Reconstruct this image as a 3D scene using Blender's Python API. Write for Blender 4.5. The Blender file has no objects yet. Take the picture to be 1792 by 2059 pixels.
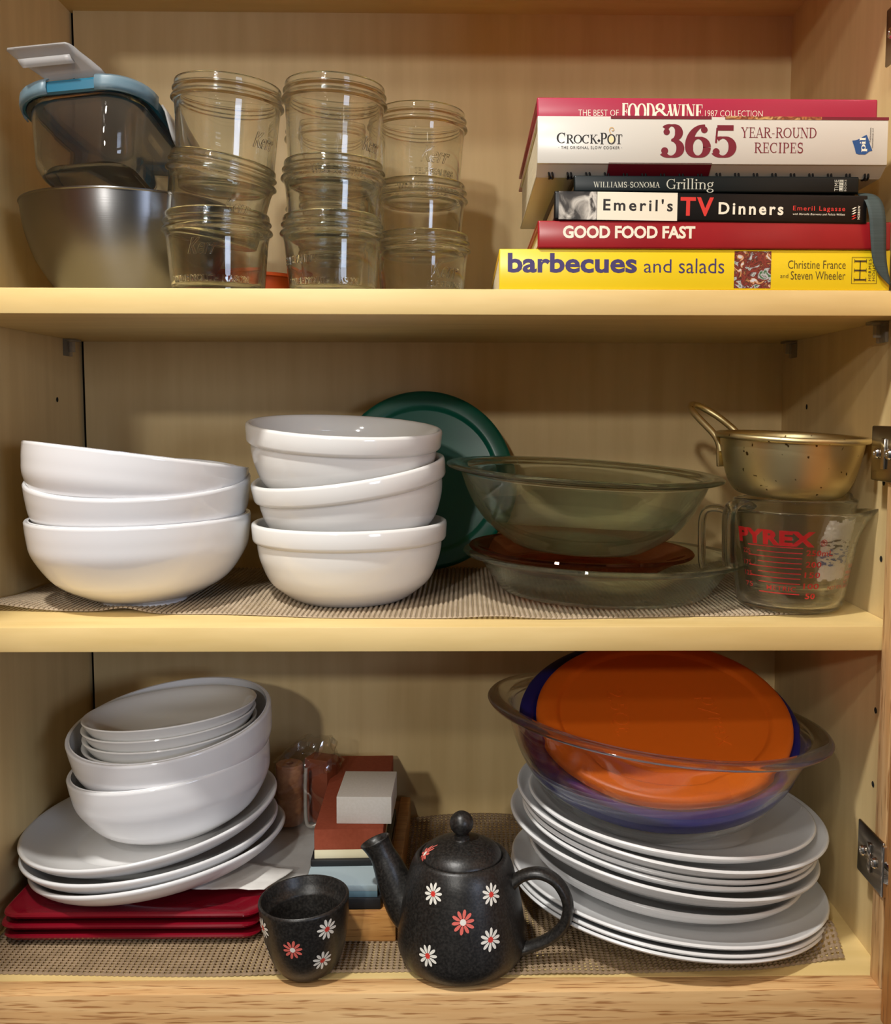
import bpy, bmesh, math, random
from math import pi, sin, cos, radians as R
from mathutils import Vector, Matrix, noise as mnoise

random.seed(7)
S = bpy.context.scene
COL = S.collection

# ---------------------------------------------------------------- camera
cd = bpy.data.cameras.new('camera')
cam = bpy.data.objects.new('camera', cd)
COL.objects.link(cam)
S.camera = cam
cd.sensor_fit = 'HORIZONTAL'
cd.sensor_width = 36.0
cd.lens = 36.0 * 1979.82 / 1792.0
cd.shift_x = -68.57 / 1792.0
cd.shift_y = -31.94 / 1792.0
cd.clip_start = 0.02
cam.location = (0.03437, -0.75268, 0.16551)
YAW, PIT, ROL = 0.015311, 0.084303, 0.001513
fwd = Vector((sin(YAW) * cos(PIT), cos(YAW) * cos(PIT), -sin(PIT)))
right = Vector((cos(YAW), -sin(YAW), 0))
up = right.cross(fwd)
right, up = right * cos(ROL) + up * sin(ROL), up * cos(ROL) - right * sin(ROL)
cam.rotation_euler = Matrix((right, up, -fwd)).transposed().to_euler()

# ---------------------------------------------------------------- world, lamps, exposure
S.view_settings.view_transform = 'Standard'
S.view_settings.look = 'None'
S.view_settings.gamma = 1.0
S.view_settings.exposure = -0.52
w = bpy.data.worlds.new('room_light')
S.world = w
w.use_nodes = True
wn = w.node_tree.nodes
wl = w.node_tree.links
bg = wn['Background']
tc = wn.new('ShaderNodeTexCoord')
sp = wn.new('ShaderNodeSeparateXYZ')
cr = wn.new('ShaderNodeValToRGB')
wl.new(tc.outputs['Generated'], sp.inputs[0])
mr = wn.new('ShaderNodeMapRange')
mr.inputs[1].default_value = -1
mr.inputs[2].default_value = 1
wl.new(sp.outputs[2], mr.inputs[0])
wl.new(mr.outputs[0], cr.inputs[0])
cr.color_ramp.elements[0].position = 0.25
cr.color_ramp.elements[0].color = (0.42, 0.38, 0.33, 1)
cr.color_ramp.elements[1].position = 0.75
cr.color_ramp.elements[1].color = (0.80, 0.78, 0.76, 1)
wl.new(cr.outputs[0], bg.inputs[0])
bg.inputs[1].default_value = 0.14


def lamp(name, loc, target, size, power, color, shape='DISK', size_y=None):
    l = bpy.data.lights.new(name, 'AREA')
    l.shape = shape
    l.size = size
    if size_y:
        l.size_y = size_y
    l.energy = power
    l.color = color
    o = bpy.data.objects.new(name, l)
    COL.objects.link(o)
    o.location = loc
    o.rotation_euler = (Vector(target) - Vector(loc)).to_track_quat('-Z', 'Y').to_euler()
    return o


lamp('ceiling_lamp_front', (-0.385, -0.62, 1.35), (-0.10, 0.0, 0.0), 0.10, 31, (1.0, 0.97, 0.915))
lamp('ceiling_lamp_second', (-0.45, -1.50, 1.20), (0, 0.05, 0.0), 0.10, 8, (1.0, 0.97, 0.92))
lamp('ceiling_lamp_third', (-0.62, -1.88, 1.03), (0, 0.1, 0.1), 0.11, 6, (1.0, 0.96, 0.88))
lamp('ceiling_lamp_far', (-0.64, -3.0, 1.02), (0, 0.1, 0.1), 0.13, 28, (1.0, 0.96, 0.89))
lamp('cool_fill_right', (1.5, -2.2, 0.35), (0, 0.1, 0), 0.6, 20, (0.66, 0.77, 1.0), 'RECTANGLE', 0.55)  # added cool area fill from the front right, for bluish tints

S.cycles.max_bounces = 16
S.cycles.transmission_bounces = 14
S.cycles.glossy_bounces = 6
S.cycles.diffuse_bounces = 4
S.cycles.transparent_max_bounces = 24
S.cycles.sample_clamp_indirect = 10.0
S.cycles.blur_glossy = 0.3
S.cycles.use_denoising = True


# ---------------------------------------------------------------- materials
def lin(c):
    c = c / 255.0
    return c / 12.92 if c <= 0.04045 else ((c + 0.055) / 1.055) ** 2.4


def rgb(r, g, b):
    return (lin(r), lin(g), lin(b), 1)


def new_mat(name):
    m = bpy.data.materials.new(name)
    m.use_nodes = True
    return m, m.node_tree.nodes, m.node_tree.links, m.node_tree.nodes['Principled BSDF']


def flat(name, col, rough=0.5, metal=0.0, spec=0.5, coat=0.0):
    m, n, l, p = new_mat(name)
    p.inputs['Base Color'].default_value = col
    p.inputs['Roughness'].default_value = rough
    p.inputs['Metallic'].default_value = metal
    p.inputs['Specular IOR Level'].default_value = spec
    p.inputs['Coat Weight'].default_value = coat
    p.inputs['Coat Roughness'].default_value = 0.08
    return m


def noisy(name, c1, c2, scale=(30, 30, 30), rough=0.5, metal=0.0, bump=0.0, detail=6, p0=0.35, p1=0.65, spec=0.5, coat=0.0):
    m, n, l, p = new_mat(name)
    t = n.new('ShaderNodeTexCoord')
    mp = n.new('ShaderNodeMapping')
    mp.inputs['Scale'].default_value = scale
    nz = n.new('ShaderNodeTexNoise')
    nz.inputs['Detail'].default_value = detail
    nz.inputs['Scale'].default_value = 1.0
    r = n.new('ShaderNodeValToRGB')
    r.color_ramp.elements[0].position = p0
    r.color_ramp.elements[1].position = p1
    r.color_ramp.elements[0].color = c1
    r.color_ramp.elements[1].color = c2
    l.new(t.outputs['Object'], mp.inputs[0])
    l.new(mp.outputs[0], nz.inputs[0])
    l.new(nz.outputs[0], r.inputs[0])
    l.new(r.outputs[0], p.inputs['Base Color'])
    p.inputs['Roughness'].default_value = rough
    p.inputs['Metallic'].default_value = metal
    p.inputs['Specular IOR Level'].default_value = spec
    p.inputs['Coat Weight'].default_value = coat
    if bump:
        b = n.new('ShaderNodeBump')
        b.inputs['Strength'].default_value = bump
        b.inputs['Distance'].default_value = 0.001
        l.new(nz.outputs[0], b.inputs['Height'])
        l.new(b.outputs[0], p.inputs['Normal'])
    return m


def oak(name, along, ca, cb, cc):
    """ring-porous oak: broad warm bands plus short dark pores stretched along the grain axis"""
    m, n, l, p = new_mat(name)
    t = n.new('ShaderNodeTexCoord')

    def layer(scale, detail, lo, hi, dist=0.0):
        mp = n.new('ShaderNodeMapping')
        mp.inputs['Scale'].default_value = scale
        nz = n.new('ShaderNodeTexNoise')
        nz.inputs['Scale'].default_value = 1.0
        nz.inputs['Detail'].default_value = detail
        nz.inputs['Distortion'].default_value = dist
        l.new(t.outputs['Object'], mp.inputs[0])
        l.new(mp.outputs[0], nz.inputs[0])
        r = n.new('ShaderNodeMapRange')
        r.inputs[1].default_value = lo
        r.inputs[2].default_value = hi
        l.new(nz.outputs[0], r.inputs[0])
        return r.outputs[0]
    sc = [70.0, 70.0, 70.0]
    sc[along] = 4.0
    band = layer(tuple(sc), 3, 0.35, 0.65, 1.2)
    sc = [520.0, 520.0, 520.0]
    sc[along] = 30.0
    pore = layer(tuple(sc), 2, 0.56, 0.68)
    m1 = n.new('ShaderNodeMix')
    m1.data_type = 'RGBA'
    m1.inputs[6].default_value = ca
    m1.inputs[7].default_value = cb
    l.new(band, m1.inputs[0])
    m2 = n.new('ShaderNodeMix')
    m2.data_type = 'RGBA'
    l.new(m1.outputs[2], m2.inputs[6])
    m2.inputs[7].default_value = cc
    l.new(pore, m2.inputs[0])
    l.new(m2.outputs[2], p.inputs['Base Color'])
    p.inputs['Roughness'].default_value = 0.42
    b = n.new('ShaderNodeBump')
    b.inputs['Strength'].default_value = 0.12
    b.inputs['Distance'].default_value = -0.001
    l.new(pore, b.inputs['Height'])
    l.new(b.outputs[0], p.inputs['Normal'])
    return m


def glass(name, col, clear=0.35, rough=0.0, ior=1.48, bump=None):
    """glass: refracting body blended with straight-through transmission"""
    m, n, l, p = new_mat(name)
    n.remove(p)
    g = n.new('ShaderNodeBsdfGlass')
    g.inputs['Color'].default_value = col
    g.inputs['Roughness'].default_value = rough
    g.inputs['IOR'].default_value = ior
    t = n.new('ShaderNodeBsdfTransparent')
    t.inputs['Color'].default_value = col
    mx = n.new('ShaderNodeMixShader')
    mx.inputs[0].default_value = clear
    l.new(g.outputs[0], mx.inputs[1])
    l.new(t.outputs[0], mx.inputs[2])
    l.new(mx.outputs[0], n['Material Output'].inputs[0])
    if bump:
        tcn = n.new('ShaderNodeTexCoord')
        mp = n.new('ShaderNodeMapping')
        mp.inputs['Scale'].default_value = bump[0]
        nz = n.new('ShaderNodeTexNoise')
        nz.inputs['Scale'].default_value = 1.0
        nz.inputs['Detail'].default_value = 2
        b = n.new('ShaderNodeBump')
        b.inputs['Strength'].default_value = bump[1]
        b.inputs['Distance'].default_value = 0.002
        l.new(tcn.outputs['Object'], mp.inputs[0])
        l.new(mp.outputs[0], nz.inputs[0])
        l.new(nz.outputs[0], b.inputs['Height'])
        l.new(b.outputs[0], g.inputs['Normal'])
    return m


def film(name, col, gloss=0.25, rough=0.1):
    m, n, l, p = new_mat(name)
    n.remove(p)
    t = n.new('ShaderNodeBsdfTransparent')
    t.inputs['Color'].default_value = col
    g = n.new('ShaderNodeBsdfGlossy')
    g.inputs['Roughness'].default_value = rough
    mx = n.new('ShaderNodeMixShader')
    mx.inputs[0].default_value = gloss
    l.new(t.outputs[0], mx.inputs[1])
    l.new(g.outputs[0], mx.inputs[2])
    l.new(mx.outputs[0], n['Material Output'].inputs[0])
    return m


def frosted(name, col, clear):
    m, n, l, p = new_mat(name)
    p.inputs['Base Color'].default_value = col
    p.inputs['Roughness'].default_value = 0.4
    p.inputs['Alpha'].default_value = 1 - clear
    p.inputs['Subsurface Weight'].default_value = 0.0
    return m


def brushed(name, col, rough, aniso):
    m, n, l, p = new_mat(name)
    p.inputs['Base Color'].default_value = col
    p.inputs['Metallic'].default_value = 1.0
    p.inputs['Roughness'].default_value = rough
    p.inputs['Anisotropic'].default_value = aniso
    p.inputs['Anisotropic Rotation'].default_value = 0.25
    tg = n.new('ShaderNodeTangent')
    tg.direction_type = 'RADIAL'
    tg.axis = 'Z'
    l.new(tg.outputs[0], p.inputs['Tangent'])
    t = n.new('ShaderNodeTexCoord')
    mp = n.new('ShaderNodeMapping')
    mp.inputs['Scale'].default_value = (12, 12, 1400)
    nz = n.new('ShaderNodeTexNoise')
    nz.inputs['Scale'].default_value = 1.0
    l.new(t.outputs['Object'], mp.inputs[0])
    l.new(mp.outputs[0], nz.inputs[0])
    b = n.new('ShaderNodeBump')
    b.inputs['Strength'].default_value = 0.10
    b.inputs['Distance'].default_value = 0.0004
    l.new(nz.outputs[0], b.inputs['Height'])
    l.new(b.outputs[0], p.inputs['Normal'])
    return m


def brass_mat():
    m, n, l, p = new_mat('worn_brass')
    t = n.new('ShaderNodeTexCoord')
    nz = n.new('ShaderNodeTexNoise')
    nz.inputs['Scale'].default_value = 14
    nz.inputs['Detail'].default_value = 4
    r = n.new('ShaderNodeValToRGB')
    r.color_ramp.elements[0].position = 0.35
    r.color_ramp.elements[1].position = 0.7
    r.color_ramp.elements[0].color = (0.72, 0.59, 0.29, 1)
    r.color_ramp.elements[1].color = (0.80, 0.69, 0.40, 1)
    v = n.new('ShaderNodeTexNoise')
    v.inputs['Scale'].default_value = 190
    v.inputs['Detail'].default_value = 1
    r2 = n.new('ShaderNodeMapRange')
    r2.inputs[1].default_value = 0.70
    r2.inputs[2].default_value = 0.76
    mx = n.new('ShaderNodeMix')
    mx.data_type = 'RGBA'
    mx.inputs[7].default_value = (0.10, 0.055, 0.015, 1)
    l.new(t.outputs['Object'], nz.inputs[0])
    l.new(t.outputs['Object'], v.inputs[0])
    l.new(nz.outputs[0], r.inputs[0])
    l.new(v.outputs[0], r2.inputs[0])
    l.new(r.outputs[0], mx.inputs[6])
    l.new(r2.outputs[0], mx.inputs[0])
    l.new(mx.outputs[2], p.inputs['Base Color'])
    p.inputs['Metallic'].default_value = 1.0
    p.inputs['Roughness'].default_value = 0.42
    return m


def photo_mat(name, cols, scale, dist=1.5):
    m, n, l, p = new_mat(name)
    t = n.new('ShaderNodeTexCoord')
    nz = n.new('ShaderNodeTexNoise')
    nz.inputs['Scale'].default_value = scale
    nz.inputs['Detail'].default_value = 5
    nz.inputs['Distortion'].default_value = dist
    r = n.new('ShaderNodeValToRGB')
    e = r.color_ramp.elements
    while len(e) < len(cols):
        e.new(0.5)
    for i, (pos, c) in enumerate(cols):
        e[i].position = pos
        e[i].color = c
    l.new(t.outputs['Object'], nz.inputs[0])
    l.new(nz.outputs[0], r.inputs[0])
    l.new(r.outputs[0], p.inputs['Base Color'])
    p.inputs['Roughness'].default_value = 0.35
    return m


M = {}
M['maple_x'] = noisy('maple_veneer', rgb(222, 193, 128), rgb(231, 203, 140), (9, 60, 60), 0.45, bump=0.02, detail=5)
M['maple_z'] = noisy('maple_panel', rgb(214, 186, 131), rgb(223, 196, 141), (60, 60, 5), 0.5, detail=5)
M['gap'] = flat('dark_gap', (0.006, 0.005, 0.004, 1), 0.9)
M['oak_x'] = oak('oak_rail', 0, rgb(232, 192, 136), rgb(210, 162, 106), rgb(168, 118, 70))
M['oak_z'] = oak('oak_stile', 2, rgb(232, 194, 140), rgb(212, 166, 110), rgb(172, 124, 76))
M['oak_door'] = oak('oak_door', 2, rgb(222, 160, 90), rgb(204, 136, 68), rgb(164, 102, 48))
M['white'] = flat('white_porcelain', (0.80, 0.80, 0.81, 1), 0.10, spec=0.5)
M['cream'] = flat('warm_white_stoneware', (0.80, 0.79, 0.76, 1), 0.09, spec=0.5)
M['plate'] = flat('white_satin_porcelain', (0.78, 0.78, 0.78, 1), 0.22, spec=0.45)
M['red_glaze'] = flat('red_glaze', rgb(122, 13, 30), 0.14, spec=0.5)
M['jar'] = glass('jar_glass', (0.985, 0.995, 0.982, 1), 0.08, bump=((40, 40, 22), 0.10))
M['emboss'] = glass('embossed_glass', (0.985, 0.99, 0.985, 1), 0.0)
M['clear'] = glass('clear_glass', (0.982, 0.992, 0.986, 1), 0.15)
M['green_glass'] = glass('greenish_glass', (0.935, 0.985, 0.972, 1), 0.15)
M['amber'] = glass('brown_glass', (0.72, 0.42, 0.30, 1), 0.30)
M['smoke'] = glass('container_glass', (0.955, 0.965, 0.965, 1), 0.15)
M['steel'] = brushed('brushed_steel', (0.20, 0.198, 0.20, 1), 0.33, 0.80)
M['chrome'] = flat('plated_steel', (0.46, 0.42, 0.36, 1), 0.24, 1.0)
M['chrome_b'] = flat('bright_plated_steel', (0.75, 0.73, 0.70, 1), 0.15, 1.0)
M['dark_steel'] = flat('dark_steel', (0.10, 0.09, 0.08, 1), 0.35, 1.0)
M['brass'] = brass_mat()
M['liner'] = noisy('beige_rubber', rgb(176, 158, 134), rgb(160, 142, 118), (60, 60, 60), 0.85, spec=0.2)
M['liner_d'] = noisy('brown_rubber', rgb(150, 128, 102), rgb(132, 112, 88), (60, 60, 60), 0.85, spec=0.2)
M['black_clay'] = noisy('black_clay', (0.010, 0.009, 0.008, 1), (0.030, 0.027, 0.024, 1), (520, 520, 520), 0.38, bump=0.10, detail=3, p0=0.4, p1=0.7)
M['black_plastic'] = flat('black_plastic', (0.008, 0.008, 0.009, 1), 0.5)
M['stone_red'] = noisy('red_stone', rgb(170, 86, 60), rgb(162, 80, 55), (300, 300, 300), 0.85, spec=0.2)
M['stone_cream'] = flat('cream_stone', rgb(236, 226, 190), 0.85, spec=0.2)
M['stone_white'] = noisy('white_stone', rgb(226, 220, 208), rgb(220, 214, 200), (400, 400, 400), 0.85, spec=0.2)
M['stone_blue'] = flat('pale_blue_stone', rgb(150, 166, 172), 0.8, spec=0.2)
M['stone_teal'] = flat('grey_blue_stone', rgb(92, 118, 130), 0.8, spec=0.2)
M['bamboo'] = oak('bamboo', 0, rgb(206, 152, 88), rgb(184, 128, 66), rgb(160, 106, 54))
M['paper'] = noisy('white_paper', rgb(222, 220, 216), rgb(212, 210, 206), (60, 60, 60), 0.7, bump=0.2, spec=0.2)
M['cork'] = noisy('tan_cork', rgb(206, 150, 104), rgb(176, 116, 74), (120, 120, 160), 0.6)
M['brown_box'] = noisy('red_brown_card', rgb(150, 78, 50), rgb(126, 62, 40), (40, 40, 90), 0.5)
M['cello'] = film('cellophane', (0.97, 0.96, 0.94, 1), 0.15, 0.10)
M['wire'] = flat('plastic_tube', (0.62, 0.60, 0.56, 1), 0.25, 0.4)
M['green_lid'] = flat('dark_green_plastic', rgb(0, 86, 68), 0.32)
M['orange_lid'] = flat('orange_plastic', rgb(220, 104, 22), 0.42)
M['orange_tub'] = flat('orange_tub_plastic', rgb(206, 78, 8), 0.5)
M['blue_lid'] = flat('navy_plastic', rgb(26, 30, 104), 0.30)
M['teal_lid'] = flat('teal_plastic', rgb(24, 92, 116), 0.35)
M['clip'] = frosted('frosted_plastic', (0.40, 0.39, 0.38, 1), 0.42)
M['clip_soft'] = frosted('frosted_edge', (0.17, 0.26, 0.31, 1), 0.35)
M['pages'] = noisy('page_edges', rgb(226, 214, 186), rgb(198, 186, 158), (20, 20, 1500), 0.8, spec=0.1)
M['ink_red'] = flat('red_print', rgb(196, 30, 30), 0.5)
M['support'] = frosted('clear_plastic_pin', (0.42, 0.38, 0.30, 1), 0.62)


# ---------------------------------------------------------------- helpers
def mesh_obj(name, verts, faces, mat=None, parent=None, smooth=True, angle=40, loc=None, mats=None, midx=None):
    me = bpy.data.meshes.new(name)
    me.from_pydata([tuple(v) for v in verts], [], faces)
    me.update()
    if mats:
        for m in mats:
            me.materials.append(m)
        if midx:
            me.polygons.foreach_set('material_index', midx)
    elif mat:
        me.materials.append(mat)
    o = bpy.data.objects.new(name, me)
    COL.objects.link(o)
    if parent:
        o.parent = parent
    if loc is not None:
        o.location = loc
    if smooth:
        me.polygons.foreach_set('use_smooth', [True] * len(me.polygons))
        try:
            me.set_sharp_from_angle(angle=R(angle))
        except Exception:
            pass
    return o


def bm_obj(name, bm, mat, parent=None, smooth=True, angle=35, loc=None, recalc=True):
    if recalc:
        bmesh.ops.recalc_face_normals(bm, faces=bm.faces)
    me = bpy.data.meshes.new(name)
    bm.to_mesh(me)
    bm.free()
    for mm in (mat if isinstance(mat, (list, tuple)) else [mat]):
        me.materials.append(mm)
    o = bpy.data.objects.new(name, me)
    COL.objects.link(o)
    if parent:
        o.parent = parent
    if loc is not None:
        o.location = loc
    if smooth:
        me.polygons.foreach_set('use_smooth', [True] * len(me.polygons))
        me.set_sharp_from_angle(angle=R(angle))
    return o


def thing(name, label, cat, loc, rot=(0, 0, 0), group=None):
    o = bpy.data.objects.new(name, None)
    COL.objects.link(o)
    o.empty_display_size = 0.01
    o.location = loc
    o.rotation_euler = rot
    return tag(o, label, cat, group)


def tag(o, label, cat, group=None, kind=None):
    o['label'] = label
    o['category'] = cat
    if group:
        o['group'] = group
    if kind:
        o['kind'] = kind
    return o


def struct(o):
    o['kind'] = 'structure'
    return o


def add_box(bm, x0, x1, y0, y1, z0, z1, bev=0.0, seg=2):
    g = bmesh.ops.create_cube(bm, size=1.0)
    vs = g['verts']
    for v in vs:
        v.co = Vector(((x0 + x1) / 2 + v.co.x * (x1 - x0), (y0 + y1) / 2 + v.co.y * (y1 - y0), (z0 + z1) / 2 + v.co.z * (z1 - z0)))
    if bev:
        es = list({e for v in vs for e in v.link_edges})
        bmesh.ops.bevel(bm, geom=es, offset=bev, segments=seg, profile=0.5, affect='EDGES')


def box(name, x0, x1, y0, y1, z0, z1, mat, parent=None, bev=0.0, seg=2):
    bm = bmesh.new()
    add_box(bm, x0, x1, y0, y1, z0, z1, bev, seg)
    return bm_obj(name, bm, mat, parent, smooth=bev > 0)


def spline(pts, n=6):
    """Catmull-Rom through the profile points"""
    out = []
    P = [Vector(p) for p in pts]
    for i in range(len(P) - 1):
        p0 = P[max(i - 1, 0)]
        p1, p2 = P[i], P[i + 1]
        p3 = P[min(i + 2, len(P) - 1)]
        for k in range(n):
            t = k / n
            out.append(0.5 * ((2 * p1) + (p2 - p0) * t + (2 * p0 - 5 * p1 + 4 * p2 - p3) * t * t + (3 * p1 - p0 - 3 * p2 + p3) * t ** 3))
    out.append(P[-1])
    return out


def lathe_data(prof, seg=72, closed=False):
    V, F = [], []
    rows = []
    for q in prof:
        r, z = q[0], q[1]
        if r < 1e-6:
            rows.append([len(V)])
            V.append((0, 0, z))
        else:
            rows.append(list(range(len(V), len(V) + seg)))
            for k in range(seg):
                a = 2 * pi * k / seg
                V.append((r * cos(a), r * sin(a), z))
    n = len(rows)
    for i in range(n if closed else n - 1):
        a, b = rows[i], rows[(i + 1) % n]
        for k in range(seg):
            k2 = (k + 1) % seg
            if len(a) == 1 and len(b) == 1:
                continue
            if len(a) == 1:
                F.append((a[0], b[k2], b[k]))
            elif len(b) == 1:
                F.append((a[k], a[k2], b[0]))
            else:
                F.append((a[k], a[k2], b[k2], b[k]))
    return V, F


def lathe(name, prof, mat, parent=None, seg=72, angle=40, closed=False):
    V, F = lathe_data(prof, seg, closed)
    return mesh_obj(name, V, F, mat, parent, True, angle)


def tube_data(path, rad, seg=12, cap=True):
    pts = [Vector(p) for p in path]
    rads = rad if isinstance(rad, (list, tuple)) else [rad] * len(pts)
    V, F = [], []
    t0 = (pts[1] - pts[0]).normalized()
    nrm = t0.orthogonal().normalized()
    for i, p in enumerate(pts):
        if i == 0:
            t = (pts[1] - pts[0]).normalized()
        elif i == len(pts) - 1:
            t = (pts[-1] - pts[-2]).normalized()
        else:
            t = (pts[i + 1] - pts[i - 1]).normalized()
        nrm = (nrm - t * nrm.dot(t)).normalized()
        b = t.cross(nrm)
        for k in range(seg):
            a = 2 * pi * k / seg
            V.append(p + (nrm * cos(a) + b * sin(a)) * rads[i])
    for i in range(len(pts) - 1):
        for k in range(seg):
            k2 = (k + 1) % seg
            F.append((i * seg + k, i * seg + k2, (i + 1) * seg + k2, (i + 1) * seg + k))
    if cap:
        F.append(tuple(range(seg))[::-1])
        F.append(tuple(range((len(pts) - 1) * seg, len(pts) * seg)))
    return V, F


def tube(name, path, rad, mat, parent=None, seg=12):
    V, F = tube_data(path, rad, seg)
    return mesh_obj(name, V, F, mat, parent, True, 50)


def copy_tree(o, parent=None):
    c = o.copy()
    COL.objects.link(c)
    if parent:
        c.parent = parent
    for ch in list(o.children):
        copy_tree(ch, c)
    return c


def put(o, rim, h, ry=0.0, rx=0.0, rz=0.0):
    """stand o so that its rim centre (height h on its own axis) is at rim, tilted ry (right side down) and rx (front down)"""
    m = Matrix.Rotation(R(ry), 3, 'Y') @ Matrix.Rotation(R(rx), 3, 'X') @ Matrix.Rotation(R(rz), 3, 'Z')
    o.rotation_euler = m.to_euler()
    o.location = Vector(rim) - m @ Vector((0, 0, h))
    return o


# ---- lettering -----------------------------------------------------------
def sans2d(s, bold=0.0, track=1.0, ext=0.0, shear=0.0):
    c = bpy.data.curves.new('t', 'FONT')
    c.body = s
    c.size = 1.0
    c.offset = bold
    c.space_character = track
    c.extrude = ext
    c.shear = shear
    c.resolution_u = 3
    o = bpy.data.objects.new('t', c)
    COL.objects.link(o)
    dg = bpy.context.evaluated_depsgraph_get()
    me = bpy.data.meshes.new_from_object(o.evaluated_get(dg))
    V = [tuple(v.co) for v in me.vertices]
    F = [tuple(p.vertices) for p in me.polygons]
    bpy.data.objects.remove(o)
    bpy.data.curves.remove(c)
    bpy.data.meshes.remove(me)
    return V, F


def _strip(pts, ws, V, F):
    b = len(V)
    n = len(pts)
    for i, p in enumerate(pts):
        a = pts[max(i - 1, 0)]
        c = pts[min(i + 1, n - 1)]
        d = Vector((c[0] - a[0], c[1] - a[1]))
        d.normalize()
        q = Vector((-d.y, d.x)) * ws[i] / 2
        V.append((p[0] + q.x, p[1] + q.y, 0))
        V.append((p[0] - q.x, p[1] - q.y, 0))
    for i in range(n - 1):
        F.append((b + 2 * i, b + 2 * i + 1, b + 2 * i + 3, b + 2 * i + 2))


ST = 'W .2 0 .2 1;S .2 0;S .2 1'
GL = {
    'C': (.86, 'A .46 .5 .38 .46 48 312;V .73 .66 1'),
    'R': (.84, ST + ';A .4 .75 .25 .22 -90 90;L .2 .97 .4 .97;L .2 .53 .4 .53;W .4 .53 .76 0;S .8 0'),
    'O': (.94, 'A .47 .5 .39 .46 0 360'),
    'K': (.86, ST + ';L .2 .42 .7 1;W .38 .58 .74 0;S .7 1;S .78 0'),
    'P': (.72, ST + ';A .4 .73 .24 .24 -90 90;L .2 .97 .4 .97;L .2 .49 .4 .49'),
    'T': (.8, 'W .4 0 .4 1;S .4 0;L .05 .97 .75 .97;V .07 .76 1;V .73 .76 1'),
    'Y': (.84, 'W .14 1 .42 .48;L .7 1 .42 .48;W .42 0 .42 .48;S .14 1;S .7 1;S .42 0'),
    'E': (.74, ST + ';L .2 .03 .66 .03;L .2 .52 .5 .52;L .2 .97 .64 .97;V .66 0 .27;V .64 .74 1;V .5 .4 .64'),
    'F': (.68, ST + ';L .2 .52 .5 .52;L .2 .97 .64 .97;V .64 .74 1;V .5 .4 .64'),
    'A': (.84, 'L .1 0 .42 1;W .42 1 .74 0;L .22 .34 .62 .34;S .1 0;S .76 0'),
    'D': (.88, ST + ';A .38 .5 .42 .47 -90 90;L .2 .97 .38 .97;L .2 .03 .38 .03'),
    'N': (.9, 'L .16 0 .16 1;L .76 0 .76 1;W .16 1 .76 0;S .16 0;S .12 1;S .76 1'),
    'U': (.9, 'W .2 1 .2 .33;A .46 .33 .26 .3 180 360;L .72 .33 .72 1;S .2 1;S .72 1'),
    'I': (.4, ST),
    'S': (.68, 'U .34 .745 .22 .225 30 270;U .34 .27 .25 .24 90 -150;V .55 .7 1;V .1 0 .3'),
    'W': (1.2, 'W .12 1 .38 0;L .38 0 .6 1;W .58 1 .84 0;L .84 0 1.08 1;S .12 1;S .58 1;S 1.08 1'),
    'L': (.7, ST + ';L .2 .03 .62 .03;V .62 0 .28'),
    'M': (1.06, 'L .16 0 .16 1;W .16 1 .52 .06;L .52 .06 .86 1;W .88 0 .88 1;S .16 0;S .12 1;S .88 0;S .9 1'),
    'G': (.92, 'A .46 .5 .38 .46 48 318;V .73 .68 1;W .74 .04 .74 .4;S .74 .42'),
    'H': (.94, 'W .2 0 .2 1;W .74 0 .74 1;L .2 .5 .74 .5;S .2 0;S .2 1;S .74 0;S .74 1'),
    '3': (.72, 'A .34 .75 .22 .22 150 -90;A .33 .27 .28 .25 90 -150;D .19 .77 .095;D .14 .2 .105'),
    '6': (.78, 'A .4 .31 .27 .285 0 360;A .62 .36 .49 .61 92 190;D .58 .84 .1'),
    '5': (.74, 'B .17 .9 .66 .9 .16;L .17 .9 .14 .44;A .35 .32 .29 .29 125 -150;D .15 .18 .105'),
    'r': (.5, 'W .16 0 .16 .66;A .36 .46 .2 .18 160 60;D .45 .59 .07;S .16 0;S .1 .66'),
    'i': (.34, 'W .16 0 .16 .66;D .16 .9 .085;S .16 0;S .12 .66'),
    'l': (.34, 'W .16 0 .16 1.04;S .16 0;S .12 1.04'),
    'n': (.72, 'W .16 0 .16 .66;A .37 .42 .2 .22 180 0;W .56 0 .56 .42;S .16 0;S .56 0;S .1 .66'),
    'g': (.64, 'A .3 .45 .2 .2 0 360;A .3 -.14 .26 .16 0 360;L .16 .28 .14 .1;L .14 .08 .42 .02;D .54 .66 .06'),
    'p': (.7, 'W .18 -.32 .18 .66;A .4 .33 .22 .32 0 360;S .18 -.32;S .12 .66'),
    'e': (.58, 'A .3 .33 .22 .3 0 310;L .08 .36 .52 .36'),
    '&': (1.0, 'A .36 .76 .19 .2 0 360;A .38 .27 .3 .25 60 320;W .26 .66 .9 .0;L .84 .5 .7 .1;S .86 .52;D .88 .06 .05'),
    '-': (.42, 'L .06 .4 .36 .4'),
    '.': (.24, 'D .1 .05 .07'),
    '*': (.3, 'D .14 .46 .1'),
    ' ': (.4, ''),
}


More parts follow.
